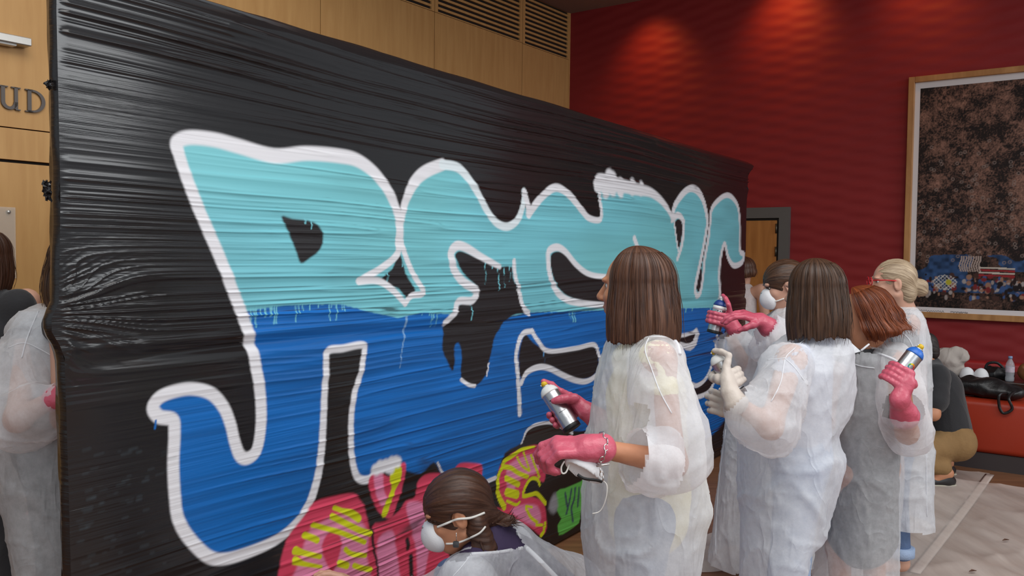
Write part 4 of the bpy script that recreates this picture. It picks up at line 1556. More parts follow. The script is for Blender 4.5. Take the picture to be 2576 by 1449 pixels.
def cap_hair(hd, mat, parent, tails=(), ax=None, h=0.005, seed=0, face=0.055, name='hair', ear=True, vol=1.0, low=-.05, groove=0.003):
    """hair drawn back from the face; tails = cones (a, b, ra, rb) in head coordinates (f, l, u)"""
    k = hd.k
    A = hd.axes()
    S = Sdf(h, 0.015)
    S.ell(hd.p(-.016, 0, .03), np.array([.081, .099, .088]) * k * vol, A)
    S.ell(hd.p(-.06, 0, low), np.array([.06, .05, .06]) * k, A, k=.03)
    for a, b, ra, rb in tails:
        S.cone(hd.p(*a), hd.p(*b), ra * k, rb * k, k=.012)
    S.ell(hd.p(face + .05, 0, -.045), np.array([.12, .075, .098]) * k, A, k=.008, op='d')      # leaves the face free
    if ear:
        for s_ in (-1, 1):
            S.ell(hd.p(.004, .09 * s_, -.016), np.array([.03, .03, .038]) * k, A, k=.006, op='d')
    V, Q = S.mesh()
    N = vnormals(V, Q)
    C_ = np.array(hd.c)
    d = V - C_
    back = np.array(hd.f) * -0.93 + np.array(hd.u) * -0.36 if ax is None else np.array(Vector(ax))
    back = back / np.linalg.norm(back)
    al = d @ back
    e1 = np.cross(back, np.array(hd.l)); e1 /= np.linalg.norm(e1)
    e2 = np.array(hd.l)
    an = np.arctan2(d @ e2, d @ e1)
    g = vnoise(an * 14, al * 12, 0, seed + 70) - 0.5
    g2 = vnoise(an * 36, al * 14, 0, seed + 71) - 0.5
    V = V + N * (groove * g + groove * .7 * g2)[:, None]
    uv = np.stack([an / (2 * math.pi), al * 4], -1)
    o = mobj(name, V, Q, M[mat], parent, uv=uv)
    return o, V, Q


# ---- cloth
def folds(V, Q, amp=0.012, fx=7, fz=2.2, seed=0, crease=0.006):
    N = vnormals(V, Q)
    x, y, z = V.T
    w = 0.35 * (vnoise(x * 3, y * 3, z * 2, seed + 3) - .5)
    a = vnoise(x * fx + w, y * fx, z * fz, seed) - .5
    c = ridge(vnoise(x * 6 + w * 5, y * 6 + w * 3, z * 3.4 + w * 4, seed + 1), 8) - .08
    d = ridge(vnoise(x * 12 + w * 6, y * 12, z * 9 + w * 8, seed + 2), 7) - .08
    return V + N * (2 * amp * a + crease * c + crease * .5 * d)[:, None]


def gown(parent, levels, sleeves=(), neck=None, hem=None, cuffs=(), mat='gown', h=0.0105, amp=0.012, crease=0.006, seed=0, name='gown', extra=(), k=0.035, cut_px=None):
    """levels: (py, x_left, x_right, depth, half depth in metres) seen silhouettes; sleeves: chains of (point, radius)"""
    S = Sdf(h, k)
    lv = []
    for py, xl, xr, d, ry in levels:
        c = at((xl + xr) / 2, py, d)
        lv.append((c.z, c.x, c.y, (xr - xl) / 2 * d / FPX, ry))
    if lv: S.stack(lv)
    for e in extra: S.cone(*e)
    V, Q = S.mesh()
    V = folds(V, Q, amp, seed=seed, crease=crease)
    fc = V[Q].mean(1)
    keep = np.ones(len(Q), bool)
    if hem is not None: keep &= fc[:, 2] > hem + 0.006 * np.sin(fc[:, 0] * 23)
    if neck is not None:
        for c, r_ in neck: keep &= np.linalg.norm(fc - np.array(c), axis=1) > r_
    if cut_px is not None:
        px, py = project(fc)
        N = vnormals(V, Q)[Q[:, 0]]
        toward = (N @ np.array(-_F)) > -0.15
        keep &= ~(in_poly(px, py, cut_px) & toward)
    V, Q = cut(V, Q, keep)
    o = mobj(name, V, Q, M[mat], parent)
    for i, ch in enumerate(sleeves):
        S = Sdf(h, .03)
        S.chain([p for p, r in ch], [r for p, r in ch], k=0.03)
        v, q = S.mesh()
        v = folds(v, q, amp * 1.1, 11, 7, seed=seed + 7 + i, crease=crease * 1.3)
        f_ = v[q].mean(1)
        kp = np.ones(len(q), bool)
        for c, n_, r_ in cuffs:        # open end of the sleeve: plane through c facing n within r
            d = f_ - np.array(c)
            kp &= ~(((d @ np.array(Vector(n_).normalized())) > 0) & (np.linalg.norm(d, axis=1) < r_))
        v, q = cut(v, q, kp)
        mobj('sleeve', v, q, M['gown_sleeve'], o)
        V, Q = join_mesh((V, Q), (v, q))
    return o, V, Q


def rolled_cuff(gown_o, a, b, ra, rb, seed=0, open_n=None):
    S = Sdf(.007, .01)
    a, b = Vector(a), Vector(b)
    S.cone(a, b, ra, rb)
    ax = (b - a).normalized()
    for i in range(9):
        t = .1 + .1 * i
        x, y, z = frame_z(ax)
        an = i * 2.4 + seed
        p = a.lerp(b, t % 1) + (x * math.cos(an) + y * math.sin(an)) * ra * .85
        q = p + (x * math.cos(an + 1.2) + y * math.sin(an + 1.2)) * ra * .5 + ax * .02
        S.cone(p, q, .018, .012, k=.012)
    V, Q = S.mesh()
    V = folds(V, Q, .008, 16, 16, seed, .012)
    fc = V[Q].mean(1)
    n = -np.array(ax)
    d0 = (fc - np.array(a)) @ n
    d1 = (np.array(b) - fc) @ n
    V, Q = cut(V, Q, (d0 < .012) & (d1 < .02))
    return mobj('rolled_cuff', V, Q, M['gown'], gown_o)


def seam(parent, V, Q, px_pts, r=0.0035, name='seam', mat='seam', fallback=None, lift=0.002):
    pts = drape(px_pts, V, Q, lift, 6, fallback)
    if len(pts) < 3: return None
    P_ = np.array([tuple(p) for p in pts])
    ker = np.array([.25, .5, .25])
    for _ in range(2):
        P_[1:-1] = P_[:-2] * .25 + P_[1:-1] * .5 + P_[2:] * .25
    v, f = tube_vf(P_, r * (.55 if name == 'seam' else 1), 6)
    return mobj(name, v, f, M[mat], parent)


# ---- hands
def hand_free(parent, wrist, fdir, palm, side, mat, curls=(.5, .55, .6, .65), spread=.12, thumb=.5, name='glove', cuff=None, sc=1.0, cuff_r=.04, k=.006):
    """fdir: to the knuckles; palm: out of the palm; side: 1 when the thumb is on fdir x palm's right"""
    f = Vector(fdir).normalized()
    n = Vector(palm); n = (n - f * n.dot(f)).normalized()
    t = f.cross(n) * side                    # towards the thumb
    w = Vector(wrist)
    S = Sdf(0.0034, k)
    s = sc
    kn = []
    for i in range(4):
        off = (.030 - .020 * i)
        kn.append(w + f * (.088 - .004 * abs(i - 1)) * s + t * off * s)
    for i in range(4):
        S.cone(w + t * (.016 - .011 * i) * s, kn[i], .0155 * s, .0125 * s, k=.014)
    S.cone(w + n * .004 + f * .02 * s, w + f * .07 * s + n * .004, .02 * s, .017 * s, k=.014)
    L_ = [(.042, .026, .022), (.046, .030, .023), (.043, .028, .022), (.034, .021, .019)]
    for i in range(4):
        d = (f + t * spread * (1.5 - i) / 1.5).normalized()
        p = kn[i]
        a = 0
        rr = [.0115, .0105, .0098, .0085]
        for j in range(3):
            a += curls[i] * (1.0 if j else .8)
            q = p + (d * math.cos(a) + n * math.sin(a)) * L_[i][j] * s
            S.cone(p, q, rr[j] * s, rr[j + 1] * s, k=.005)
            p = q
    b = w + t * .022 * s + f * .022 * s
    m = b + (t * .65 + f * .6 + n * .35 * thumb).normalized() * .042 * s
    e = m + (t * .15 + f * .9 + n * .8 * thumb).normalized() * .032 * s
    g = e + (f * .85 + n * .9 * thumb - t * .15).normalized() * .026 * s
    S.chain([b, m, e, g], [.017 * s, .0135 * s, .0118 * s, .0095 * s], k=.008)
    if cuff is not None:
        S.cone(w + f * .01, Vector(cuff), .031 * s, cuff_r * s, k=.02)
    V, Q = S.mesh()
    V = folds(V, Q, .0018, 40, 40, 5, .002)
    return mobj(name, V, Q, M[mat], parent), V, Q


def hand_grip(parent, can_c, axis, wrist, side, mat, R=.0335, top=.1, idx_to=None, name='glove', cuff=None, sc=1.0, span=205, cuff_r=.042, thumb_a=95, idx_span=None):
    """hand closed round a can: axis towards the nozzle, fingers pass on the given side"""
    a = Vector(axis).normalized()
    c = Vector(can_c)
    wv = Vector(wrist) - c
    wr = (wv - a * wv.dot(a)).normalized()
    t = a.cross(wr) * side
    S = Sdf(0.0034, .006)

    def pos(ang, z, rad):
        an = math.radians(ang)
        return c + a * z + (wr * math.cos(an) + t * math.sin(an)) * rad

    zf = [.030, .009, -.012, -.032]
    R1 = R + .0105
    w = Vector(wrist)
    for i in range(4):
        k0 = pos(18, zf[i], R1 + .012)
        S.cone(w + a * (.012 - .008 * i) * sc, k0, .0165 * sc, .0135 * sc, k=.014)
        if i == 0 and idx_to is not None:
            it = Vector(idx_to)
            mid = pos(50, zf[i] + .035, R1 + .016)
            S.chain([k0, mid, (mid + it) / 2 + a * .006, it], [.0125, .0115, .0105, .009], k=.005)
            continue
        angs = np.linspace(18, span - 8 * i, 7)
        pts = [pos(x, zf[i], R1 + .012 * max(0, 1 - (x - 18) / 50)) for x in angs]
        S.chain(pts, list(np.linspace(.0125, .0092, 7)), k=.005)
    S.cone(w, pos(0, 0, R1 + .02), .024 * sc, .02 * sc, k=.015)
    tb = pos(-18, .006, R1 + .022)
    angs = np.linspace(-25, -thumb_a, 5)
    pts = [tb] + [pos(x, .012 + .022 * (i / 4), R1 + .012 * (1 - i / 4)) for i, x in enumerate(angs)]
    S.chain(pts, list(np.linspace(.0165, .0098, 6)), k=.007)
    if cuff is not None:
        S.cone(w, Vector(cuff), .029 * sc, cuff_r * sc, k=.02)
    V, Q = S.mesh()
    V = folds(V, Q, .0018, 40, 40, 5, .002)
    return mobj(name, V, Q, M[mat], parent), V, Q


# ---- spray cans
def spray_can(base_c, axis, label, body='metal', shoulder='can_white', nozzle='can_yellow', Lb=.145, R=.0325, ring=False, band=None):
    a = Vector(axis).normalized()
    o = empty('spray_can', base_c)
    tag(o, label, 'spray can', 'spray paint cans held by the painters')
    b0 = Vector(base_c)
    v, f = lathe_vf([(R * .9, 0), (R * 1.02, .002), (R * 1.02, .008), (R, .011), (R, Lb), (R * .99, Lb + .002)], b0, a, 32)
    bo = mobj('can_body', v, f, M[body], o)
    v, f = lathe_vf([(R * 1.03, -.001), (R * 1.04, .003), (R * 1.04, .012), (R * 1.02, .014)], b0, a, 32)
    mobj('bottom_rim', v, f, M['can_black'], o)
    v, f = lathe_vf([(R * 1.03, Lb), (R * 1.04, Lb + .004), (R * .98, Lb + .010), (R * .86, Lb + .018), (R * .62, Lb + .026), (R * .5, Lb + .028)], b0, a, 32)
    mobj('shoulder', v, f, M[shoulder], o)
    v, f = lathe_vf([(R * .5, Lb + .027), (R * .5, Lb + .031), (R * .36, Lb + .033)], b0, a, 24)
    mobj('valve_cup', v, f, M['metal'], o)
    x, y, z = frame_z(a, (0, -1, .1))
    v, f = lathe_vf([(R * .34, Lb + .032), (R * .34, Lb + .044), (R * .25, Lb + .049), (R * .1, Lb + .05)], b0, a, 20)
    no = mobj('nozzle', v, f, M[nozzle], o)
    v, f = lathe_vf([(.003, 0), (.003, .004)], b0 + a * (Lb + .041) - y * R * .32, -y, 8)
    mobj('nozzle_orifice', v, f, M['can_white'], no)
    if band:
        v, f = lathe_vf([(R * 1.012, Lb * .86), (R * 1.012, Lb * .99)], b0, a, 32)
        mobj('label_band', v, f, M[band], o)
    # print specks and a little ring of colours on the label
    def patch(z0, z1, a0, a1, mat, nm, n=6, rr=1.006):
        V_, F_ = [], []
        for i in range(n + 1):
            an = a0 + (a1 - a0) * i / n
            d = x * math.cos(an) + y * math.sin(an)
            V_ += [b0 + a * z0 + d * R * rr, b0 + a * z1 + d * R * rr]
        for i in range(n): F_.append((2 * i, 2 * i + 2, 2 * i + 3, 2 * i + 1))
        mobj(nm, V_, F_, M[mat], bo)
    if ring:
        cols = [srgb(200, 40, 40), srgb(226, 120, 30), srgb(226, 206, 40), srgb(70, 160, 60), srgb(40, 130, 140), srgb(40, 70, 160), srgb(110, 60, 140), srgb(180, 50, 110)]
        for i, c in enumerate(cols):
            key = 'ring_%d' % i
            if key not in M: M[key] = plain('label_print_%d' % i, c, .4, var=.03)
            V_, F_ = [], []
            for j in range(5):
                an = 2 * math.pi * (i + j / 4) / 8
                for rad in (.0085, .0145):
                    zz = Lb * .62 + rad * math.sin(an)
                    d_ = rad * math.cos(an) / R + ring
                    V_.append(b0 + a * zz + (x * math.cos(d_) + y * math.sin(d_)) * R * 1.008)
            for j in range(4): F_.append((2 * j, 2 * j + 1, 2 * j + 3, 2 * j + 2))
            mobj('colour_ring', V_, F_, M[key], bo)
        for i in range(5):
            patch(Lb * .45 + i * .014, Lb * .45 + i * .014 + .009, ring + .72, ring + .86, 'can_dark_blue', 'label_print', 2)
    else:
        for i in range(4):
            an = -0.5 + .35 * i
            patch(Lb * .80, Lb * .80 + .004, an, an + .2, 'can_black', 'label_print', 3)
        patch(Lb * .45, Lb * .45 + .0015, -.3, .5, 'can_black', 'label_print', 5)
    return o


def shirt(parent, name, mat, cones, h=.011, amp=.006, crease=.004, seed=0, k=.03, cuts=()):
    S = Sdf(h, k)
    for c in cones: S.cone(*c)
    V, Q = S.mesh()
    V = folds(V, Q, amp, seed=seed, crease=crease)
    if cuts:
        fc = V[Q].mean(1)
        keep = np.ones(len(Q), bool)
        for c, r_ in cuts: keep &= np.linalg.norm(fc - np.array(c), axis=1) > r_
        V, Q = cut(V, Q, keep)
    return mobj(name, V, Q, M[mat], parent), V, Q


def torso_cones(J, r=1.0, arms=None):
    r = r * .82
    c = [(J['neck'] - vec(0, 0, .03), J['chest'], .075 * r, .135 * r), (J['chest'], J['pelvis'], .14 * r, .14 * r)]
    for s_ in ('l', 'r'):
        c.append((J['chest'].lerp(J['neck'], .5), J['sh_' + s_], .07 * r, .062 * r))
        if arms: c.append((J['sh_' + s_], J['sh_' + s_].lerp(J['el_' + s_], arms), .062 * r, .06 * r))
    return c


def trouser_cones(J, r=1.0, to=1.0, top=True):
    r = r * .84
    c = []
    if top: c.append((J['pelvis'] + vec(0, 0, .06), J['pelvis'], .13 * r, .135 * r))
    for s_ in ('l', 'r'):
        c.append((J['pelvis'], J['hip_' + s_], .12 * r, .108 * r))
        c.append((J['hip_' + s_], J['kn_' + s_], .1 * r, .072 * r))
        e = J['kn_' + s_].lerp(J['an_' + s_], to)
        c.append((J['kn_' + s_], e, .072 * r, .062 * r))
    return c


def shoes(parent, J, mat='shoe_black', sole='sole'):
    for s_ in ('l', 'r'):
        a, t = J['an_' + s_], J['to_' + s_]
        S = Sdf(.006, .02)
        heel = Vector((a.x, a.y, 0.045))
        d = Vector((t.x - a.x, t.y - a.y, 0)).normalized()
        S.cone(heel - d * .03, heel + d * .02, .036, .038)
        S.cone(heel, Vector((t.x, t.y, .036)), .038, .033)
        S.cone(a + vec(0, 0, .0), heel, .042, .038)
        v, q = S.mesh()
        v[:, 2] = np.maximum(v[:, 2], .012)
        so = mobj('shoe', v, q, M[mat], parent)
        S = Sdf(.005, .01)
        S.cone(heel - d * .035, heel + d * .03, .036, .036)
        S.cone(heel, Vector((t.x, t.y, .045)) + d * .004, .036, .036)
        v, q = S.mesh()
        v[:, 2] = np.clip((v[:, 2] - .03) * .35 + .012, .001, .022)
        mobj('sole', v, q, M[sole], so)


def respirator(hd, parent, V=None, Q=None, straps=(), name='face_mask', mat='white_mask', fallback=None):
    A = hd.axes()
    S = Sdf(.004, .012)
    k = hd.k
    S.ell(hd.p(.082, 0, -.042), np.array([.052, .042, .055]) * k, A)
    S.ell(hd.p(.105, 0, -.048), np.array([.028, .022, .030]) * k, A, k=.02)
    S.ell(hd.p(.02, 0, -.03), np.array([.062, .06, .085]) * k, A, k=.004, op='d')
    v, q = S.mesh()
    o = mobj(name, v, q, M[mat], parent)
    w, f = tube_vf([hd.p(.098, .024, -.004), hd.p(.112, .008, -.006), hd.p(.112, -.008, -.006), hd.p(.098, -.024, -.004)], .0035 * k, 6)
    mobj('nose_clip', w, f, M['steel'], o)
    for px in straps:
        seam(o, V, Q, px, .003, 'strap', 'strap', fallback)
    return o, v, q

M['pale_shirt'] = plain('pale_shirt', srgb(196, 200, 214), 0.85, var=.08, bump=.15, bscale=80)
M['beige_trousers'] = plain('pale_trousers', srgb(150, 152, 160), 0.85, var=.1, bump=.15, bscale=80)

# ---------------------------------------------------------------- woman with the bracelet, nearest
f2 = vec(-.96, .24, 0)
J = stand_joints(at(1625, 1000, 2.64), f2, 1.63)
hd = Head(at(1597, 728, 2.6), vec(-.89, .46, -.02), sc=1.04)
J['neck'] = at(1628, 842, 2.62)
J['sh_l'], J['el_l'], J['wr_l'] = at(1655, 905, 2.48), at(1692, 1165, 2.44), at(1510, 1128, 2.37)
J['sh_r'], J['el_r'], J['wr_r'] = at(1585, 905, 2.82), at(1590, 1090, 2.95), at(1492, 1044, 2.96)
p2 = make_person('woman with straight brown bob, pink gloves and rolled-up gown sleeve, nearest the camera', J, hd, 'skin_tan')
bob_hair(hd, 'hair_brown', p2, length=.168, flare=.15, front=131, seed=1, length_front=.168, vol=1.0, tuck=.004)
shirt(p2, 'shirt', 'cream_cloth', torso_cones(J, 1.04, .3) + [(J['pelvis'], J['pelvis'] - vec(0, 0, .08), .12, .122)], seed=2)
shirt(p2, 'trousers', 'jeans', trouser_cones(J), seed=3)
shoes(p2, J)
lv = [(842, 1570, 1684, 2.62, .075), (858, 1548, 1692, 2.62, .12), (885, 1530, 1704, 2.62, .17), (925, 1514, 1722, 2.62, .195), (980, 1500, 1735, 2.63, .2), (1040, 1490, 1746, 2.63, .2), (1120, 1481, 1758, 2.63, .21), (1200, 1472, 1768, 2.63, .22),
      (1245, 1466, 1778, 2.63, .22), (1264, 1464, 1786, 2.63, .22), (1300, 1462, 1772, 2.63, .22), (1360, 1464, 1760, 2.63, .22), (1449, 1474, 1748, 2.63, .21), (1690, 1484, 1740, 2.63, .2)]
g, GVx, GQ = gown(p2, lv, [[(at(1650, 915, 2.5), .085), (at(1664, 1000, 2.45), .092), (at(1678, 1090, 2.43), .098), (at(1688, 1150, 2.43), .095), (at(1640, 1150, 2.40), .082), (at(1596, 1144, 2.38), .07)]],
                  neck=[(J['neck'] + vec(0, 0, .02), .075)], hem=.36, cuffs=[(at(1606, 1144, 2.385), at(1500, 1126, 2.37) - at(1606, 1144, 2.385), .14)], seed=4, amp=.012, crease=.011)
for px in ([(1555, 856), (1600, 851), (1650, 846), (1688, 850)], [(1632, 850), (1622, 880), (1640, 930), (1660, 985), (1690, 1040)]):
    seam(g, GVx, GQ, px, .0028)
seam(g, GVx, GQ, [(1692, 852), (1705, 868), (1710, 892)], .006, 'tie')
rolled_cuff(g, at(1604, 1146, 2.375), at(1660, 1160, 2.40), .076, .096, 3)
# gloves
cb = at(1440, 1079, 2.95)
ca = (at(1392, 1003, 2.99) - cb).normalized()
spray_can(cb, ca, 'dented silver spray can with yellow nozzle held by the woman with the bracelet', shoulder='can_white')
hand_grip(p2, cb + ca * .075, ca, at(1478, 1036, 2.96), 1, 'glove_pink', idx_to=cb + ca * .197 + vec(.004, 0, 0), cuff=at(1502, 1054, 2.96))
hand_free(p2, at(1488, 1128, 2.37), vec(-1, 0, .02), vec(-.1, .35, -.93), -1, 'glove_pink', curls=(.62, .95, 1.0, 1.0), cuff=at(1514, 1128, 2.37), sc=1.12, spread=.05, thumb=.9, cuff_r=.036)
# bracelet links
fo = (J['el_l'] - J['wr_l']).normalized()
bx_, by_, bz_ = frame_z(fo)
bc = at(1507, 1129, 2.37)
br = empty('bracelet', bc)
br.parent = p2
br.location = bc - OFF[p2.name]
OFF[br.name] = bc
nl = 15
for i in range(nl):
    a = 2 * math.pi * i / nl
    d = bx_ * math.cos(a) + by_ * math.sin(a)
    tg = -bx_ * math.sin(a) + by_ * math.cos(a)
    v, f = torus_vf(bc + d * .042 + bz_ * .002 * math.sin(i), (d if i % 2 else bz_), .0062, .0017, 14, 6, stretch=tg)
    mobj('chain_link', v, f, M['chrome'], br)
for i in range(3):
    v, f = torus_vf(bc + vec(.004 * i, -.038, -.05 - .011 * i), (0, 1, 0) if i % 2 else (1, 0, 0), .005, .0016, 12, 6, stretch=(0, 0, 1))
    mobj('chain_link', v, f, M['chrome'], br)
v, f = tube_vf([at(1500, 1173, 2.31), at(1533, 1167, 2.31)], .0024, 8)
mobj('toggle_bar', v, f, M['chrome'], br)
# mask hanging from her hand
mk = empty('face_mask', at(1470, 1210, 2.37))
tag(mk, 'white cup face mask dangling from the hand with the bracelet', 'face mask')
ax_m = (at(1518, 1210, 2.37) - at(1432, 1150, 2.37)).normalized()
S = Sdf(.004, .01)
nz = vec(0, -1, 0)
up_m = nz.cross(ax_m)
S.ell(at(1470, 1178, 2.37), (.062, .034, .036), (ax_m, nz, up_m))
S.ell(at(1466, 1199, 2.355), (.058, .03, .026), (ax_m, nz, up_m), k=.003, op='d')
v, q = S.mesh()
mobj('mask_cup', v, q, M['white_mask'], mk)
v, f = tube_vf(crom([at(1453, 1194, 2.343), at(1470, 1204, 2.34), at(1500, 1208, 2.343), at(1514, 1212, 2.35)], 4), .0042, 8, flat=((0, 1, 0), .4))
mobj('nose_foam', v, f, M['can_black'], mk)
v, f = tube_vf(crom([at(1420, 1160, 2.355), at(1412, 1175, 2.35), at(1414, 1190, 2.35), at(1424, 1188, 2.35), at(1432, 1168, 2.355)], 4), .0025, 6)
mobj('strap', v, f, M['strap'], mk)
v, f = tube_vf(crom([at(1518, 1210, 2.36), at(1527, 1222, 2.35), at(1524, 1255, 2.35), at(1510, 1285, 2.36), at(1490, 1292, 2.36)], 4), .0014, 6)
mobj('strap', v, f, M['strap'], mk)

# ---------------------------------------------------------------- crouching woman in a mask
hd = Head(at(1148, 1287, 2.95), vec(-.93, -.12, -.36), up=(-.25, 0, 1), sc=1.12)
pe = at(1375, 1600, 3.16)
pe.z = .30
J = {'neck': at(1222, 1352, 2.98), 'chest': at(1275, 1455, 3.0), 'pelvis': pe}
J['sh_l'], J['el_l'], J['wr_l'] = at(1180, 1462, 2.8), at(1100, 1600, 2.78), at(950, 1560, 2.95)
J['sh_r'], J['el_r'], J['wr_r'] = at(1275, 1390, 3.2), at(1080, 1520, 3.28), at(905, 1478, 3.18)
for s_, sg in (('l', -1), ('r', 1)):
    J['hip_' + s_] = pe + vec(0, .08 * sg, -.02)
    J['kn_' + s_] = pe + vec(-.36, .13 * sg, .08)
    J['an_' + s_] = pe + vec(-.06, .13 * sg, -pe.z + .08)
    J['to_' + s_] = pe + vec(-.2, .14 * sg, -pe.z + .03)
p1 = make_person('crouching woman in white cup mask and purple top painting at the foot of the panel', J, hd, 'skin_tan')
ho, HV, HQ = cap_hair(hd, 'hair_chestnut', p1, seed=11, vol=1.1, face=.108, low=-.03, groove=.004,
                      tails=[((-.07, .02, -.03), (-.105, .0, -.075), .045, .03), ((-.1, 0, -.07), (-.15, .01, -.082), .028, .012), ((-.03, .07, -.06), (-.045, .085, -.12), .022, .02), ((-.045, .085, -.12), (-.01, .1, -.185), .022, .012), ((-.02, .08, -.1), (.01, .1, -.16), .016, .008), ((-.05, .07, -.04), (-.06, .08, -.12), .03, .022)])
# wisps of her pony tail
WV, WF, WU = [], [], []
r_ = np.random.default_rng(3)
for i in range(60):
    if i % 2:
        a, b_, c_ = hd.p(-.09, r_.normal(.02, .02), -.06), hd.p(-.13, r_.normal(.02, .02), -.085), hd.p(-.17 + r_.normal(0, .01), r_.normal(.02, .02), -.092 + r_.normal(0, .012))
    else:
        a, b_, c_ = hd.p(-.04, .085 + r_.normal(0, .01), -.08), hd.p(-.035, .095 + r_.normal(0, .012), -.14), hd.p(.005 + r_.normal(0, .02), .1 + r_.normal(0, .012), -.20 + r_.normal(0, .012))
    v, f = tube_vf(crom([a, b_, c_], 5), [.002, .0024, .0004], 4)
    n0 = len(WV)
    WV += v
    WF += [tuple(k_ + n0 for k_ in q) for q in f]
    WU += [(i / 60, j / len(v)) for j in range(len(v))]
so = mobj('loose_strands', WV, WF, M['hair_chestnut'], ho, uv=WU)
so['kind'] = 'stuff'
mo, MV, MQ = respirator(hd, p1)
AV, AQ = join_mesh((HV, HQ), head_mesh(hd, J['neck']))
AV, AQ = join_mesh((AV, AQ), (MV, MQ))
seam(mo, AV, AQ, [(1100, 1326), (1125, 1316), (1150, 1306), (1185, 1303), (1219, 1290)], .0042, 'strap', 'strap', lift=.003)
seam(mo, AV, AQ, [(1122, 1368), (1150, 1366), (1185, 1352), (1208, 1340), (1221, 1325)], .0036, 'strap', 'strap', lift=.003, fallback=2.86)
e0 = at(1148, 1340, 2.83)
v, f = tube_vf([e0, e0 - vec(0, 0, .03)], .0012, 6)
er = mobj('earring', v, f, M['chrome'], p1)
v, f = bevel_box(e0 + vec(-.011, -.003, -.05), vec(.02, 0, 0), vec(0, .005, 0), vec(0, 0, .022), .003, 1)
mobj('earring_drop', v, f, M['dark_grey_cloth'], er)
so_, SV, SQ = shirt(p1, 'shirt', 'purple_cloth', [(J['neck'] - vec(-.02, 0, .0), J['chest'], .08, .15), (J['chest'], pe, .16, .17), (J['neck'].lerp(J['chest'], .35), J['sh_l'], .1, .075), (J['neck'].lerp(J['chest'], .35), J['sh_r'], .1, .075)], seed=12)
# logo tag printed on the shirt's back
pts = drape([(1222, 1341), (1240, 1353), (1230, 1365), (1213, 1352)], SV, SQ, .003, 1)
if len(pts) == 4:
    V4 = [Vector(p) for p in pts]
    lt = mobj('shirt_tag', V4, [(0, 1, 2, 3)], M['badge_white'], so_, smooth=False)
    def quad(a0, a1, b0, b1):
        g_ = lambda a, b: V4[0].lerp(V4[1], a).lerp(V4[3].lerp(V4[2], a), b) - _F * .0012
        return [g_(a0, b0), g_(a1, b0), g_(a1, b1), g_(a0, b1)]
    for a0, a1, b0, b1 in ((.15, .22, .12, .5), (.3, .37, .12, .5), (.45, .52, .12, .5), (.6, .9, .15, .22), (.1, .45, .62, .95), (.62, .85, .6, .68)):
        mobj('tag_print', quad(a0, a1, b0, b1), [(0, 1, 2, 3)], M['can_black'], lt, smooth=False)
shirt(p1, 'trousers', 'jeans', trouser_cones(J), seed=13)
shoes(p1, J)
g, GVx, GQ = gown(p1, [], [[(J['sh_l'] + vec(0, 0, -.01), .1), (J['el_l'], .1), (at(985, 1570, 2.92), .075)], [(J['sh_r'], .095), (J['el_r'], .095), (at(935, 1500, 3.2), .07)]],
                  extra=[(at(1262, 1392, 3.0), at(1305, 1490, 3.0), .12, .185), (at(1305, 1490, 3.0), pe + vec(.03, 0, 0), .185, .22), (at(1262, 1410, 3.0), J['sh_l'], .12, .1), (at(1262, 1400, 3.0), J['sh_r'], .12, .1), (pe, pe + vec(-.2, 0, -.1), .22, .22)],
                  hem=.06, seed=14, amp=.01, crease=.006, mat='gown_sheer',
                  cut_px=[(1060, 1250), (1232, 1250), (1284, 1311), (1322, 1376), (1252, 1387), (1186, 1391), (1172, 1412), (1060, 1412)])
seam(g, GVx, GQ, [(1284, 1314), (1300, 1338), (1320, 1374)], .006, 'binding', fallback=2.88)
seam(g, GVx, GQ, [(1320, 1377), (1290, 1383), (1250, 1390), (1186, 1394)], .006, 'binding', fallback=2.86)
seam(g, GVx, GQ, [(1184, 1394), (1166, 1420), (1140, 1449), (1120, 1470)], .003, 'seam', fallback=2.8)
v, f = tube_vf(crom([at(1322, 1376, 2.86), at(1350, 1402, 2.80), at(1385, 1438, 2.78), at(1415, 1470, 2.78)], 4), .0085, 8, flat=((0, 1, 0), .35))
mobj('tie', v, f, M['seam'], g)
hand_free(p1, at(905, 1478, 3.18), vec(-1, .06, .55), vec(.1, -.3, -1), 1, 'skin', curls=(.3, .3, .32, .36), name='bare_hand', sc=.95)

# ---------------------------------------------------------------- masked woman with raised hands
f3 = vec(-.95, .3, 0)
J = stand_joints(at(1955, 1000, 4.2), f3, 1.6)
hd = Head(at(1972, 718, 4.2), vec(-.93, .1, -.3), sc=1.02)
J['neck'] = at(1985, 780, 4.22)
J['sh_l'], J['el_l'], J['wr_l'] = at(1992, 830, 4.06), at(1985, 900, 3.92), at(1930, 822, 3.9)
J['sh_r'], J['el_r'], J['wr_r'] = at(1935, 840, 4.35), at(1885, 940, 4.2), at(1838, 848, 4.15)
p3 = make_person('masked woman with dark tied-back hair raising both pink gloves, behind the dark bob', J, hd)
ho, HV, HQ = cap_hair(hd, 'hair_dark', p3, seed=21, face=.1, vol=1.06, tails=[((-.09, 0, -.03), (-.12, 0, -.05), .04, .035)])
AV, AQ = join_mesh((HV, HQ), head_mesh(hd, J['neck']))
mo, MV, MQ = respirator(hd, p3)
seam(mo, AV, AQ, [(1946, 759), (1958, 756), (1972, 751)], .0035, 'strap', 'strap', lift=.004, fallback=4.12)
seam(mo, AV, AQ, [(1955, 788), (1966, 784), (1978, 778)], .0035, 'strap', 'strap', lift=.004, fallback=4.12)
shirt(p3, 'shirt', 'dark_grey_cloth', torso_cones(J, .95), seed=22)
shirt(p3, 'trousers', 'black_cloth', trouser_cones(J), seed=23)
shoes(p3, J)
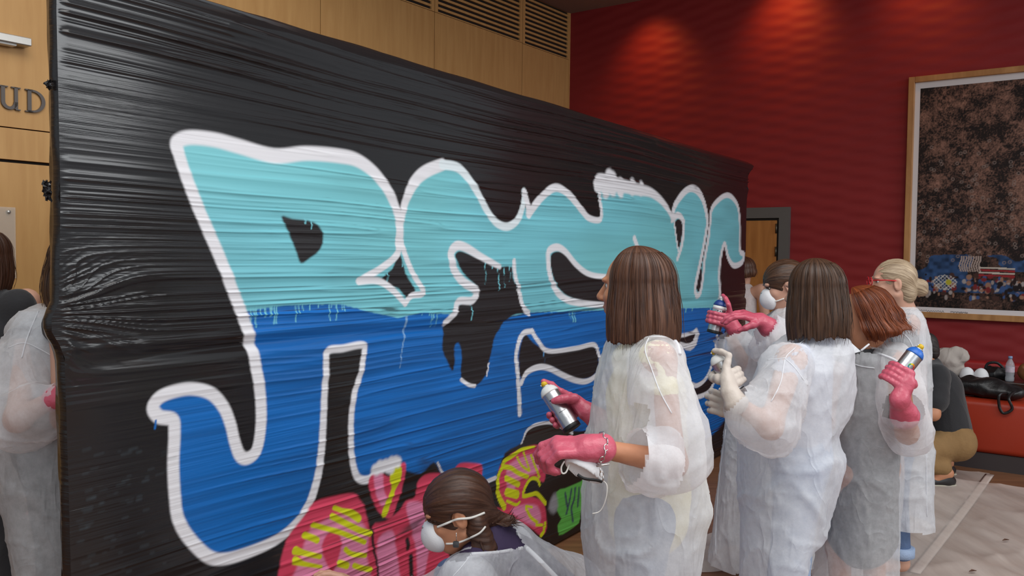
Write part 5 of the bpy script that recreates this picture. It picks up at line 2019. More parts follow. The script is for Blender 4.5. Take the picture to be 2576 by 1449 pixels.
lv = [(775, 1955, 2020, 4.2, .08), (795, 1935, 2035, 4.2, .13), (830, 1905, 2045, 4.2, .17), (900, 1880, 2050, 4.2, .18), (1000, 1842, 2050, 4.2, .2), (1100, 1822, 2050, 4.2, .2), (1200, 1808, 2050, 4.2, .21), (1300, 1796, 2045, 4.2, .22), (1440, 1784, 2040, 4.2, .22)]
g, GVx, GQ = gown(p3, lv, [[(J['sh_l'], .085), (at(1980, 880, 3.96), .1), (at(1950, 862, 3.91), .1), (at(1922, 830, 3.9), .085)], [(J['sh_r'], .085), (J['el_r'], .12), (at(1862, 895, 4.16), .1), (at(1828, 835, 4.15), .06)]],
                  neck=[(J['neck'] + vec(0, 0, .03), .075)], hem=.13, cuffs=[(at(1926, 830, 3.9), vec(-.8, 0, .6), .12), (at(1832, 840, 4.15), vec(-.5, 0, 1), .09)], seed=24, crease=.012)
seam(g, GVx, GQ, [(1800, 1395), (1802, 1300), (1812, 1180), (1826, 1080)], .004)
rolled_cuff(g, at(1932, 828, 3.9), at(1962, 858, 3.92), .07, .085, 5)
hand_free(p3, at(1918, 808, 3.9), vec(-1, -.05, .34), vec(-.25, .3, -.9), 1, 'glove_pink', curls=(.42, .46, .5, .55), spread=.06, cuff=at(1932, 822, 3.9), sc=1.08, thumb=1.0, cuff_r=.045)
cb = at(1795, 838, 4.15)
ca = (at(1810, 778, 4.15) - cb).normalized()
spray_can(cb, ca, 'silver spray can with dark blue shoulder held up against the panel by the masked woman', shoulder='can_dark_blue', nozzle='can_white', Lb=.135, band='can_white')
hand_grip(p3, cb + ca * .085, ca, at(1838, 806, 4.13), -1, 'glove_pink', idx_to=cb + ca * .188, cuff=at(1846, 826, 4.13), cuff_r=.04)

# ---------------------------------------------------------------- woman with the dark bob
f4 = vec(-.9, .44, 0)
J = stand_joints(at(2010, 1000, 3.22), f4, 1.6)
hd = Head(at(2046, 737, 3.2), vec(-.6, .8, -.05), sc=1.04)
J['neck'] = at(2055, 842, 3.22)
J['sh_l'], J['el_l'], J['wr_l'] = at(1990, 905, 3.05), at(1938, 1075, 2.96), at(1850, 1010, 2.95)
J['sh_r'], J['el_r'], J['wr_r'] = at(2060, 910, 3.4), at(1960, 1050, 3.4), at(1862, 1035, 3.12)
p4 = make_person('woman with glossy dark brown bob and beige latex gloves, beside the auburn-haired woman', J, hd)
bob_hair(hd, 'hair_dark', p4, length=.178, flare=.16, front=140, seed=31, length_front=.185, vol=.98, tuck=.006)
shirt(p4, 'shirt', 'pale_shirt', torso_cones(J, .98, .2), seed=32)
shirt(p4, 'trousers', 'pale_jeans', trouser_cones(J), seed=33)
shoes(p4, J)
lv = [(838, 2005, 2108, 3.22, .085), (855, 1985, 2120, 3.22, .13), (880, 1950, 2130, 3.22, .17), (920, 1918, 2134, 3.2, .185), (980, 1890, 2138, 3.2, .185), (1030, 1876, 2128, 3.2, .185), (1090, 1868, 2102, 3.2, .185), (1120, 1866, 2106, 3.2, .185), (1145, 1866, 2118, 3.2, .185), (1170, 1866, 2116, 3.2, .185),
      (1230, 1866, 2098, 3.2, .185), (1310, 1868, 2068, 3.2, .185), (1390, 1868, 2022, 3.2, .185), (1449, 1868, 2012, 3.2, .185), (1640, 1870, 2000, 3.2, .185)]
g, GVx, GQ = gown(p4, lv, [[(at(1985, 925, 3.06), .095), (at(1955, 1000, 2.98), .098), (at(1930, 1065, 2.95), .1), (at(1890, 1052, 2.93), .088), (at(1848, 1010, 2.93), .05)]],
                  neck=[(J['neck'] + vec(0, 0, .03), .078)], hem=.3, extra=[(at(2012, 1318, 3.1), at(2058, 1344, 3.08), .055, .02), (at(2012, 1318, 3.1), at(2048, 1368, 3.08), .05, .015)], cuffs=[(at(1846, 1006, 2.93), vec(-.75, 0, .65), .07)], seed=34, crease=.011)
for px in ([(1930, 905), (1950, 903), (1975, 900)], [(2028, 850), (1995, 880), (1975, 902), (1965, 960), (1940, 1010)], [(1975, 902), (2000, 925), (2032, 970)]):
    seam(g, GVx, GQ, px, .003)
cb = at(1854, 990, 3.03)
ca = (at(1815, 918, 3.05) - cb).normalized()
spray_can(cb, ca, 'spray can with white shoulder held in the beige gloved hand', shoulder='can_white', nozzle='can_yellow', Lb=.125)
hand_grip(p4, cb + ca * .066, ca, at(1838, 990, 2.94), 1, 'glove_beige', idx_to=cb + ca * .172 + vec(0, -.012, 0), cuff=at(1850, 1012, 2.93), span=150, thumb_a=120)
hand_free(p4, at(1872, 1040, 3.1), vec(-1, 0, .38), vec(.2, .9, -.2), -1, 'glove_beige', curls=(.7, .75, .8, .8), cuff=at(1888, 1048, 3.12), thumb=.8)

# ---------------------------------------------------------------- auburn-haired woman seen from behind
f5 = vec(-.3, .95, 0)
J = stand_joints(at(2170, 1000, 3.56), f5, 1.5)
hd = Head(at(2172, 806, 3.52), vec(-.83, .42, -.38), up=(-.1, 0, 1), sc=1.06)
J['neck'] = at(2172, 870, 3.55)
J['sh_r'], J['el_r'], J['wr_r'] = at(2250, 915, 3.45), at(2282, 1090, 3.36), at(2276, 1030, 3.22)
p5 = make_person('auburn-haired woman seen from behind with a blue-topped can in her raised pink glove', J, hd, 'skin_tan')
bob_hair(hd, 'hair_red', p5, length=.105, flare=.16, front=98, seed=41, vol=1.07, length_front=.05, curl=.012, tuck=.0, wisps=140)
shirt(p5, 'dress', 'dark_grey_cloth', torso_cones(J, 1.16) + [(J['pelvis'], J['pelvis'] - vec(0, 0, .34), .135, .15)], seed=42)
lv = [(872, 2135, 2215, 3.56, .08), (884, 2112, 2250, 3.56, .12), (905, 2102, 2262, 3.56, .14), (950, 2092, 2266, 3.56, .15), (1000, 2086, 2266, 3.56, .16), (1100, 2080, 2266, 3.56, .17), (1200, 2076, 2266, 3.56, .18), (1320, 2070, 2260, 3.56, .18), (1449, 2050, 2256, 3.56, .18), (1560, 2040, 2256, 3.56, .18)]
g, GVx, GQ = gown(p5, lv, [[(J['sh_r'], .085), (at(2270, 1000, 3.38), .085), (J['el_r'] + vec(0, 0, .01), .085), (at(2275, 1040, 3.22), .072)]],
                  neck=[(J['neck'] + vec(0, 0, .02), .085)], hem=.2, cuffs=[(at(2276, 1048, 3.22), vec(-.05, -.1, 1), .13)], seed=44, crease=.009, mat='gown_sheer',
                  cut_px=[(2090, 880), (2125, 850), (2168, 872), (2240, 885), (2262, 908), (2180, 884), (2140, 894), (2118, 900)])
seam(g, GVx, GQ, [(2168, 880), (2200, 886), (2240, 900), (2262, 912)], .0045, 'binding', fallback=3.36)
seam(g, GVx, GQ, [(2128, 905), (2160, 920), (2200, 926)], .0035)
# stiff white collar flap and ties over the left shoulder
v = np.array([at(2100, 850, 3.42), at(2130, 852, 3.40), at(2166, 884, 3.36), at(2120, 896, 3.36), at(2095, 892, 3.40)])
N_ = np.array(_F) * .004
vv = np.concatenate([v, v + N_])
mobj('collar_flap', vv, [(0, 1, 2, 3, 4), (9, 8, 7, 6, 5)] + [(i, (i + 1) % 5 + 0, (i + 1) % 5 + 5, i + 5) for i in range(5)], M['seam'], g, smooth=False)
v, f = tube_vf(crom([at(2166, 882, 3.36), at(2176, 874, 3.36), at(2186, 866, 3.37)], 4), .004, 6)
mobj('tie', v, f, M['seam'], g)
cb = at(2247, 960, 3.2)
ca = (at(2300, 893, 3.2) - cb).normalized()
spray_can(cb, ca, 'silver spray can with bright blue shoulder, yellow nozzle and rainbow ring label, held high', shoulder='can_blue', nozzle='can_yellow', ring=.22, Lb=.125)
hand_grip(p5, cb + ca * .022, ca, at(2262, 1004, 3.14), -1, 'glove_pink', cuff=at(2276, 1046, 3.2), cuff_r=.05, span=165, thumb_a=130, sc=1.05)

# ---------------------------------------------------------------- blonde woman with red glasses
f6 = vec(-.95, .3, 0)
J = stand_joints(at(2262, 1000, 4.4), f6, 1.6)
hd = Head(at(2245, 712, 4.4), vec(-.97, .2, -.05), sc=1.05)
J['neck'] = at(2272, 778, 4.42)
p6 = make_person('tall blonde woman with a bun and red glasses standing beside the framed picture', J, hd)
ho, HV, HQ = cap_hair(hd, 'hair_blonde', p6, seed=51, tails=[((-.095, 0, -.01), (-.125, 0, -.022), .03, .034), ((-.125, 0, -.022), (-.132, 0, -.04), .036, .03)], face=.05)
gl = empty('glasses', hd.p(.09, 0, .012))
gl.parent = p6
gl.location = hd.p(.09, 0, .012) - OFF[p6.name]
OFF[gl.name] = hd.p(.09, 0, .012)
for s_ in (-1, 1):
    v, f = tube_vf([hd.p(.102, .062 * s_, .018), hd.p(.05, .076 * s_, .018), hd.p(-.01, .08 * s_, .012)], .0035, 6)
    mobj('temple', v, f, M['glasses_red'], gl)
    v, f = torus_vf(hd.p(.106, .033 * s_, .012), hd.f, .021, .003, 20, 6, stretch=hd.l)
    mobj('rim', v, f, M['glasses_red'], gl)
shirt(p6, 'shirt', 'grey_cloth', torso_cones(J, .95, .5), seed=52)
shirt(p6, 'jeans', 'jeans', trouser_cones(J, .88, .88), seed=53)
for s_ in ('l', 'r'):
    c0 = J['kn_' + s_].lerp(J['an_' + s_], .84)
    v, f = lathe_vf([(.064, -.025), (.069, -.022), (.069, .022), (.064, .025)], c0, (0, 0, 1), 24)
    mobj('jeans_cuff', v, f, M['pale_jeans'], p6)
lv = [(772, 2250, 2298, 4.4, .07), (786, 2238, 2312, 4.4, .11), (815, 2228, 2322, 4.4, .15), (860, 2222, 2330, 4.4, .17), (950, 2214, 2337, 4.4, .18), (1100, 2192, 2339, 4.4, .18), (1330, 2188, 2340, 4.4, .18)]
g, GVx, GQ = gown(p6, lv, [[(J['sh_l'], .075), (J['el_l'], .075), (J['wr_l'], .06)], [(J['sh_r'], .075), (J['el_r'], .075), (J['wr_r'], .06)]], neck=[(J['neck'] + vec(0, 0, .03), .07)], hem=.265, seed=54, crease=.01)
seam(g, GVx, GQ, [(2330, 1000), (2331, 1100), (2331, 1200), (2332, 1300)], .003)
seam(g, GVx, GQ, [(2262, 832), (2285, 850), (2300, 880)], .003)

# ---------------------------------------------------------------- kneeling man
hd = Head(at(2318, 878, 6.25), vec(-.9, .2, -.25), sc=1.05)
pe = at(2388, 1098, 6.25)
J = {'neck': at(2338, 925, 6.27), 'chest': at(2358, 985, 6.27), 'pelvis': pe}
J['sh_l'], J['el_l'], J['wr_l'] = at(2358, 948, 6.08), at(2348, 1042, 6.0), at(2285, 1045, 6.0)
J['sh_r'], J['el_r'], J['wr_r'] = at(2330, 945, 6.48), at(2290, 1040, 6.5), at(2240, 1030, 6.4)
for s_, sg in (('l', -1), ('r', 1)):
    J['hip_' + s_] = pe + vec(0, .1 * sg, -.02)
    J['kn_' + s_] = pe + vec(-.40, .14 * sg, -.02 if s_ == 'r' else -.12)
    an = at(2382, 1178, 6.25 + .16 * sg)
    J['an_' + s_] = vec(an.x, an.y, .1)
    J['to_' + s_] = vec(an.x - .1, an.y, .035)
p7 = make_person('kneeling man in dark short-sleeved shirt and khaki trousers beside the red bench', J, hd, 'skin_tan', r=1.1)
cap_hair(hd, 'hair_black', p7, seed=61, face=.05, low=-.03)
shirt(p7, 'shirt', 'black_cloth', [(J['neck'] - vec(0, 0, .02), J['chest'], .09, .16), (J['chest'], pe + vec(-.02, 0, .06), .175, .17), (J['neck'], J['sh_l'], .08, .085), (J['neck'], J['sh_r'], .08, .085), (J['sh_l'], J['sh_l'].lerp(J['el_l'], .62), .09, .085), (J['sh_r'], J['sh_r'].lerp(J['el_r'], .62), .09, .085)], seed=62, amp=.01)
tc_ = [(pe + vec(0, 0, .03), pe, .15, .155)]
for s_ in ('l', 'r'):
    tc_ += [(pe, J['hip_' + s_], .14, .13), (J['hip_' + s_], J['kn_' + s_], .125, .095), (J['kn_' + s_], J['an_' + s_].lerp(J['kn_' + s_], .12) + vec(0, 0, .03), .09, .07)]
shirt(p7, 'trousers', 'khaki', tc_, seed=63, amp=.008)
shoes(p7, J)

# ---------------------------------------------------------------- woman half hidden by the panel's far end
J = stand_joints(at(1862, 1000, 7.75), vec(-.6, -.8, 0), 1.64)
hd = Head(at(1866, 682, 7.75), vec(-.9, -.1, -.1), sc=1.05)
J['neck'] = at(1868, 722, 7.77)
p8 = make_person('brown-haired woman in white gown mostly hidden behind the far end of the panel', J, hd)
bob_hair(hd, 'hair_brown', p8, length=.075, flare=.1, front=120, seed=71, wisps=20)
gown(p8, [(716, 1852, 1885, 7.75, .07), (726, 1842, 1894, 7.75, .12), (745, 1836, 1898, 7.75, .16), (800, 1832, 1898, 7.75, .18), (1010, 1828, 1896, 7.75, .2)], neck=[(J['neck'] + vec(0, 0, .04), .07)], hem=.32, seed=74, h=.014)
shirt(p8, 'trousers', 'jeans', trouser_cones(J), seed=75, h=.014)
shoes(p8, J)

# ---------------------------------------------------------------- gowned woman beyond the near end of the panel
f0 = vec(.8, .6, 0)
J = stand_joints(at(150, 1000, 3.05), f0, 1.68)
hd = Head(at(222, 668, 3.05), vec(.85, .5, -.1), sc=1.05)
J['neck'] = at(190, 780, 3.05)
J['sh_l'], J['el_l'], J['wr_l'] = at(80, 845, 2.98), at(45, 1055, 2.82), at(135, 1002, 2.74)
p0 = make_person('long-haired woman in white gown cut off by the near end of the panel', J, hd)
bob_hair(hd, 'hair_dark', p0, length=.17, flare=.12, front=110, seed=81, length_front=.17, vol=1.02)
shirt(p0, 'shirt', 'dark_grey_cloth', torso_cones(J, 1.25), seed=82)
shirt(p0, 'trousers', 'dark_grey_cloth', trouser_cones(J, 1.25), seed=83)
shoes(p0, J)
lv = [(768, 105, 215, 3.05, .085), (782, 80, 235, 3.05, .13), (810, 62, 250, 3.05, .17), (870, 50, 262, 3.05, .19), (1000, 20, 270, 3.05, .2), (1100, 8, 270, 3.05, .21), (1200, 20, 270, 3.05, .21), (1300, 40, 270, 3.05, .21), (1449, 60, 270, 3.05, .2), (1680, 70, 270, 3.05, .2)]
g, GVx, GQ = gown(p0, lv, [[(at(88, 850, 2.98), .1), (at(55, 950, 2.9), .1), (at(52, 1050, 2.83), .105), (at(92, 1040, 2.78), .09), (at(146, 1002, 2.74), .045)]], neck=[(J['neck'] + vec(0, 0, .02), .085)], hem=.22, cuffs=[(at(148, 1000, 2.74), vec(1, 0, .3), .07)], seed=84, crease=.01, mat='gown_sheer')
seam(g, GVx, GQ, [(97, 782), (80, 820), (65, 860), (55, 900)], .004)
seam(g, GVx, GQ, [(20, 875), (60, 862), (100, 878), (130, 895)], .003)
hand_free(p0, at(152, 1000, 2.73), vec(1, .05, .15), vec(.2, .8, -.4), 1, 'glove_pink', cuff=at(140, 1003, 2.74), curls=(.6, .6, .6, .6))

# ---------------------------------------------------------------- dark-haired woman at the very left
J = stand_joints(at(-40, 900, 3.9), vec(.2, -.97, 0), 1.7)
hd = Head(at(-42, 648, 3.9), vec(-.35, -.93, 0), sc=1.05)
J['neck'] = at(-22, 718, 3.92)
p9 = make_person('long dark-haired woman in black top at the left edge of the picture', J, hd)
bob_hair(hd, 'hair_chestnut', p9, length=.16, flare=.12, front=150, seed=91, length_front=.15)
J['sh_l'] = at(45, 770, 3.9)
J['neck'] = at(-35, 715, 3.92)
J['chest'] = at(-30, 850, 3.92)
J['el_l'] = at(60, 960, 3.9)
shirt(p9, 'black_top', 'black_cloth', torso_cones(J, 1.4, .6), seed=92)
shirt(p9, 'trousers', 'black_cloth', trouser_cones(J), seed=93)
shoes(p9, J)
gown(p9, [(850, -80, 22, 3.85, .17), (1000, -90, 14, 3.85, .18), (1240, -90, 8, 3.85, .19)], hem=.5, seed=94, name='apron', h=.014)

# ================================================================== picture on the red wall
M['frame_wood'] = wood_mat('oak_frame', srgb(160, 112, 66), srgb(190, 140, 88), scale=(6, 6, 1.5))
M['mat_board'] = plain('mat_board', srgb(218, 212, 212), .9, var=.02)
M['ink'] = plain('ink', srgb(90, 82, 84), .8, var=.1)
u0, zt = ruv(2289, 197)
zb = ruv(2276, 796)[1]
PWID, FR = 2.0, .055
pic = empty('framed_picture', rxyz(u0 + PWID / 2, zb, 0))
tag(pic, 'large framed print of blossom and a crowd on blue sheets hung on the red wall', 'picture')
for a, b_, c_, d_ in ((u0, u0 + FR, zb, zt), (u0 + PWID - FR, u0 + PWID, zb, zt), (u0 + FR, u0 + PWID - FR, zb, zb + FR), (u0 + FR, u0 + PWID - FR, zt - FR, zt)):
    v, f = bevel_box(rxyz(a, c_, .006), RD * (b_ - a), RN * .05, vec(0, 0, d_ - c_), .004, 1)
    mobj('frame_bar', v, f, M['frame_wood'], pic, smooth=False)
v, f = box_vf(rxyz(u0 + FR, zb + FR, .008), RD * (PWID - 2 * FR), RN * .014, vec(0, 0, zt - zb - 2 * FR))
mobj('mat_board', v, f, M['mat_board'], pic, smooth=False)
iu0 = ruv(2312, 400)[0]
iz0, iz1 = ruv(2310, 771)[1], ruv(2318, 224)[1]
iu1 = u0 + PWID - (iu0 - u0)
nx, nz_ = 300, 330
Ux = np.linspace(0, 1, nx)[None, :]
Zx = np.linspace(0, 1, nz_)[:, None]
asp = (iu1 - iu0) / (iz1 - iz0)
X_, Y_ = Ux * asp * 10 + 0 * Zx, Zx * 10 + 0 * Ux
n1 = vnoise(X_ * 1.2, Y_ * 1.4, 0, 200)
n2 = vnoise(X_ * 6, Y_ * 6, 0, 201)
n3 = vnoise(X_ * 26, Y_ * 24, 0, 202)
n4 = ridge(vnoise(X_ * 11, Y_ * 11, 0, 203), 4)
lum = np.clip(.05 + .6 * (n1 - .35) + .4 * (n2 - .5) + .62 * (n3 - .5) + .22 * (n4 - .3), 0, 1)
c0, c1 = np.array(srgb(34, 25, 23)[:3]), np.array(srgb(168, 124, 106)[:3])
pc = c0 + (c1 - c0) * lum[..., None]
# light rings of blossom
rp = np.random.default_rng(8)
xs, ys = Ux * asp + 0 * Zx, Zx + 0 * Ux
def blob(cx, cy, rx, ry, c, soft=.25, ringw=None):
    global pc
    d = np.sqrt(((xs - cx) / rx) ** 2 + ((ys - cy) / ry) ** 2)
    a = np.clip((1 - d) / soft, 0, 1) if ringw is None else np.clip(1 - np.abs(d - .75) / ringw, 0, 1)
    pc = pc * (1 - a[..., None]) + np.array(c) * a[..., None]
low = Y_ < 2.35 + .5 * (n1 - .5) + .6 * (vnoise(X_ * .8, 1, 0, 207) - .5)
sheet = (vnoise(X_ * .7, Y_ * 1.9, 0, 208) > .42) & low & (Y_ > .72)
cb_ = np.array(srgb(52, 80, 122)[:3]) * (.3 + .9 * n2[..., None])
pc = np.where(sheet[..., None], cb_, np.where(low[..., None], pc * .5, pc))
for i in range(170):
    blob(rp.uniform(0, asp), rp.uniform(.2, .75), .008, .008, srgb(140, 122, 114)[:3], ringw=.3)
for i in range(330):
    c = [(150, 136, 130), (40, 26, 26), (70, 46, 40), (150, 110, 90), (30, 22, 24), (120, 40, 40), (60, 84, 130), (160, 150, 146)][rp.integers(0, 8)]
    cy_ = rp.uniform(.045, .15)
    blob(rp.uniform(0, asp), cy_, rp.uniform(.004, .014), rp.uniform(.005, .016), srgb(*c)[:3])
for k_ in range(4):            # striped cloth
    d = np.abs(ys - (.150 + .011 * k_ - .03 * (xs - asp * .38))) < .0035
    pc = np.where((d & (xs > asp * .3) & (xs < asp * .46))[..., None], np.array(srgb(196, 184, 170)[:3]) if k_ % 2 else np.array(srgb(150, 40, 44)[:3]), pc)
for k_ in range(9):            # upright poles of a tent
    d = np.abs(xs - asp * (.215 + .011 * k_) - .004 * np.sin(ys * 90)) < .003
    pc = np.where((d & (ys > .165) & (ys < .235))[..., None], np.array(srgb(170, 150, 140)[:3]), pc)
lat = ((np.abs(((xs * 60 + ys * 60) % 1) - .5) < .12) | (np.abs(((xs * 60 - ys * 60) % 1) - .5) < .12)) & (((xs - asp * .145) / .05) ** 2 + ((ys - .115) / .035) ** 2 < 1)
pc = np.where(lat[..., None], np.array(srgb(190, 186, 182)[:3]), pc)
blob(asp * .162, .116, .014, .015, srgb(180, 170, 50)[:3])
Vp = (np.array(rxyz(iu0, iz0, .0235)) + (Ux * (iu1 - iu0) + 0 * Zx)[..., None] * np.array(RD) + (Zx * (iz1 - iz0) + 0 * Ux)[..., None] * np.array([0, 0, 1.])).reshape(-1, 3)
ii = np.arange(nx * nz_).reshape(nz_, nx)
Qp = np.stack([ii[:-1, :-1], ii[:-1, 1:], ii[1:, 1:], ii[1:, :-1]], -1).reshape(-1, 4)
M['print'], nt, b, out = new_mat('printed_photograph')
at_ = nt.nodes.new('ShaderNodeAttribute')
at_.attribute_name = 'paint'
nt.links.new(at_.outputs['Color'], b.inputs['Base Color'])
b.inputs['Roughness'].default_value = .55
b.inputs['Specular IOR Level'].default_value = .2
pcol = np.concatenate([pc, np.ones(pc.shape[:2] + (1,))], -1).reshape(-1, 4)
mobj('print', Vp, Qp, M['print'], pic, col=pcol, smooth=False)
# pencilled notes below the print
for x0, wd, seed in ((2302, 74, 1), (2392, 44, 2)):
    r_ = np.random.default_rng(seed)
    pts = []
    for i in range(26):
        x = x0 + wd * i / 25
        y = 779 + (x - 2302) * .05 + (4.5 if i % 2 else -1.5) * r_.uniform(.2, 1)
        u_, z_ = ruv(x, y)
        pts.append(rxyz(u_, z_, .0235))
    v, f = tube_vf(crom(pts, 3), .0013, 4)
    mobj('handwriting', v, f, M['ink'], pic)

# ================================================================== bench, shelf and the things on it
M['orange_seat'] = plain('orange_red_vinyl', srgb(160, 48, 24), .42, var=.08, scale=3, bump=.05, bscale=30)
M['red_seat'] = plain('red_vinyl', srgb(158, 34, 34), .45, var=.08, scale=3, bump=.05, bscale=30)
M['plinth'] = plain('dark_plinth', srgb(58, 50, 50), .6, var=.08)
M['dark_wood'] = wood_mat('dark_shelf', srgb(40, 26, 22), srgb(62, 40, 32), .28, scale=(8, 8, 1))
M['black_leather'] = plain('black_leather_bag', srgb(26, 24, 25), .38, var=.2, bump=.5, bscale=22)
M['tan_leather'] = plain('brown_leather', srgb(120, 76, 40), .45, var=.2, bump=.2, bscale=25)
M['grey_fleece'] = plain('grey_fabric', srgb(178, 168, 160), .85, var=.12, bump=.3, bscale=30)
fb = on_z(2480, 1184, 0.0)
bf = (fb - CORNER).dot(RD), (fb - CORNER).dot(RN)
BOUT = bf[1]                       # how far the bench front stands from the wall
ubl = ruv(2290, 1000)[0] - .25
BLEN = 2.9
SZ = on_plane(2500, 1010, rxyz(0, 0, BOUT), RN).z
bench = empty('bench', rxyz(ubl + 1.5, 0, BOUT / 2))
tag(bench, 'long orange-red upholstered bench along the wall below the framed picture', 'bench')
v, f = box_vf(rxyz(ubl, 0, BOUT - .03), RD * BLEN, RN * -(BOUT - .06), vec(0, 0, .13))
mobj('plinth', v, f, M['plinth'], bench, smooth=False)
v, f = bevel_box(rxyz(ubl - .02, .13, BOUT), RD * (BLEN + .04), RN * -(BOUT - .42), vec(0, 0, SZ - .13), .045, 4)
mobj('seat', v, f, M['orange_seat'], bench)
v, f = bevel_box(rxyz(ubl - .02, .13, .2), RD * (BLEN + .04), RN * -.18, vec(0, 0, on_plane(2500, 912, rxyz(0, 0, .2), RN).z - .13), .03, 3)
mobj('backrest', v, f, M['red_seat'], bench)
# dark shelf behind the seat
SHZ = on_plane(2500, 958, rxyz(0, 0, BOUT - .42), RN).z
shf = bench
v, f = bevel_box(rxyz(ubl + .12, SHZ - .05, BOUT - .40), RD * (BLEN - .2), RN * -(BOUT - .64), vec(0, 0, .05), .008, 2)
mobj('shelf_top', v, f, M['dark_wood'], shf, smooth=False)
for k_ in (.2, 1.4, 2.7):
    v, f = box_vf(rxyz(ubl + k_, 0, .32), RD * .08, RN * .06, vec(0, 0, SHZ - .05))
    mobj('shelf_support', v, f, M['plinth'], shf, smooth=False)


def on_shelf(px, dz=0.0, out=None):
    o_ = BOUT - .52 if out is None else out
    q = on_plane(px, 950, rxyz(0, 0, o_), RN)
    return Vector((q.x, q.y, SHZ + dz))


# grey hooded fabric bundle
S = Sdf(.007, .03)
c = on_shelf(2386, .0)
S.ell(c + RD * -.02 + vec(0, 0, .11), (.13, .08, .11), (RD, RN, vec(0, 0, 1)))
S.cone(c + RD * .05 + vec(0, 0, .2), c + RD * .1 + vec(0, 0, .17), .04, .05)
S.cone(c + RD * .02 + vec(0, 0, .05), c + RD * .1 + vec(0, 0, .04), .05, .035)
S.ell(c + RD * .1 + RN * .09 + vec(0, 0, .14), (.06, .05, .06), k=.02, op='d')
v, q = S.mesh()
v = folds(v, q, .014, 18, 14, 91, .012)
v[:, 2] = np.maximum(v[:, 2], SHZ + .001)
o = mobj('fabric_bundle', v, q, M['grey_fleece'])
tag(o, 'crumpled pale grey fabric bag on the dark shelf behind the kneeling man', 'bag')
# two cup masks
for i, px in enumerate((2433, 2468)):
    c = on_shelf(px, 0.0, BOUT - .47)
    mk = empty('face_mask', c)
    tag(mk, ['white cup face mask on the shelf, touching the grey fabric bag', 'white cup face mask on the shelf, on the side of the black bags'][i], 'face mask', 'spare masks on the shelf')
    S = Sdf(.005, .01)
    S.ell(c + vec(0, 0, .01), (.058, .055, .08), (RD, RN, vec(0, 0, 1)))
    S.ell(c + vec(0, 0, -.005), (.05, .047, .07), (RD, RN, vec(0, 0, 1)), k=.002, op='d')
    v, q = S.mesh()
    fc = v[q].mean(1)
    v, q = cut(v, q, fc[:, 2] > SHZ + .001)
    mobj('mask_cup', v, q, M['white_mask'], mk)
    v, f = tube_vf(crom([c + RD * .06 + RN * .03 + vec(0, 0, .012), c + RD * .1 + RN * .06 + vec(0, 0, .006), c + RD * .05 + RN * .085 + vec(0, 0, .004), c + RD * -.03 + RN * .07 + vec(0, 0, .012)], 5), .003, 6)
    mobj('strap', v, f, M['strap'], mk)
# water bottle
M['water'], nt, b, out = new_mat('clear_plastic')
tr = nt.nodes.new('ShaderNodeBsdfTransparent')
tr.inputs[0].default_value = (.86, .88, .9, 1)
mx = nt.nodes.new('ShaderNodeMixShader')
mx.inputs[0].default_value = .32
b.inputs['Base Color'].default_value = (.7, .72, .76, 1)
b.inputs['Roughness'].default_value = .12
nt.links.new(tr.outputs[0], mx.inputs[1])
nt.links.new(b.outputs[0], mx.inputs[2])
nt.links.new(mx.outputs[0], out.inputs[0])
c = on_shelf(2540, .001, BOUT - .47)
bt = empty('water_bottle', c)
tag(bt, 'clear plastic water bottle with pale blue cap standing on the shelf', 'bottle')
v, f = lathe_vf([(.026, 0), (.032, .006), (.033, .03), (.030, .045), (.033, .06), (.033, .125), (.029, .145), (.018, .168), (.013, .178), (.013, .186)], c, (0, 0, 1), 28)
mobj('bottle_body', v, f, M['water'], bt)
v, f = lathe_vf([(.0338, .075), (.0338, .12)], c, (0, 0, 1), 28)
mobj('label', v, f[:-2], plain('bottle_label', srgb(186, 176, 186), .5, var=.35, scale=60), bt)
v, f = lathe_vf([(.0155, .183), (.0155, .2), (.014, .203)], c, (0, 0, 1), 24)
mobj('bottle_cap', v, f, plain('pale_blue_cap', srgb(130, 158, 196), .4), bt)


def soft_bag(name, label, mat, ells, handle=None, seed=0, floor_z=None, cat='bag'):
    S = Sdf(.008, .035)
    for c_, r_ in ells: S.ell(c_, r_, (RD, RN, vec(0, 0, 1)))
    v, q = S.mesh()
    v = folds(v, q, .012, 14, 12, seed, .012)
    if floor_z is not None: v[:, 2] = np.maximum(v[:, 2], floor_z)
    e = empty(name, Vector(tuple(v.mean(0)[:2]) + (v[:, 2].min(),)))
    tag(e, label, cat)
    mobj('bag_body', v, q, M[mat], e)
    if handle:
        w, f = tube_vf(crom(handle, 6), .011, 8, flat=(tuple(RN), .45))
        mobj('strap', w, f, M[mat], e)
    return e


c = on_shelf(2512, 0, BOUT - .57)
soft_bag('handbag', 'dark brown leather handbag with arched handle lying on the shelf beside the bottle', 'black_leather', [(c + vec(0, 0, .045), (.11, .07, .05)), (c + RD * -.06 + vec(0, 0, .04), (.06, .07, .045))],
         [c + RD * -.1 + vec(0, 0, .06), c + RD * -.08 + vec(0, 0, .12), c + RD * -.01 + vec(0, 0, .13), c + RD * .05 + vec(0, 0, .07)], 92, SHZ + .001)
M['brown_black'] = M['black_leather']
c = on_shelf(2590, 0, BOUT - .55)
soft_bag('leather_bag', 'tan leather bag at the right edge of the picture', 'tan_leather', [(c + RD * .04 + vec(0, 0, .085), (.12, .07, .085))], None, 93, SHZ + .001)
q0 = on_plane(2482, 1000, rxyz(0, 0, BOUT - .16), RN)
c = Vector((q0.x, q0.y, SZ))
h0 = on_plane(2526, 1000, rxyz(0, 0, BOUT + .03), RN)
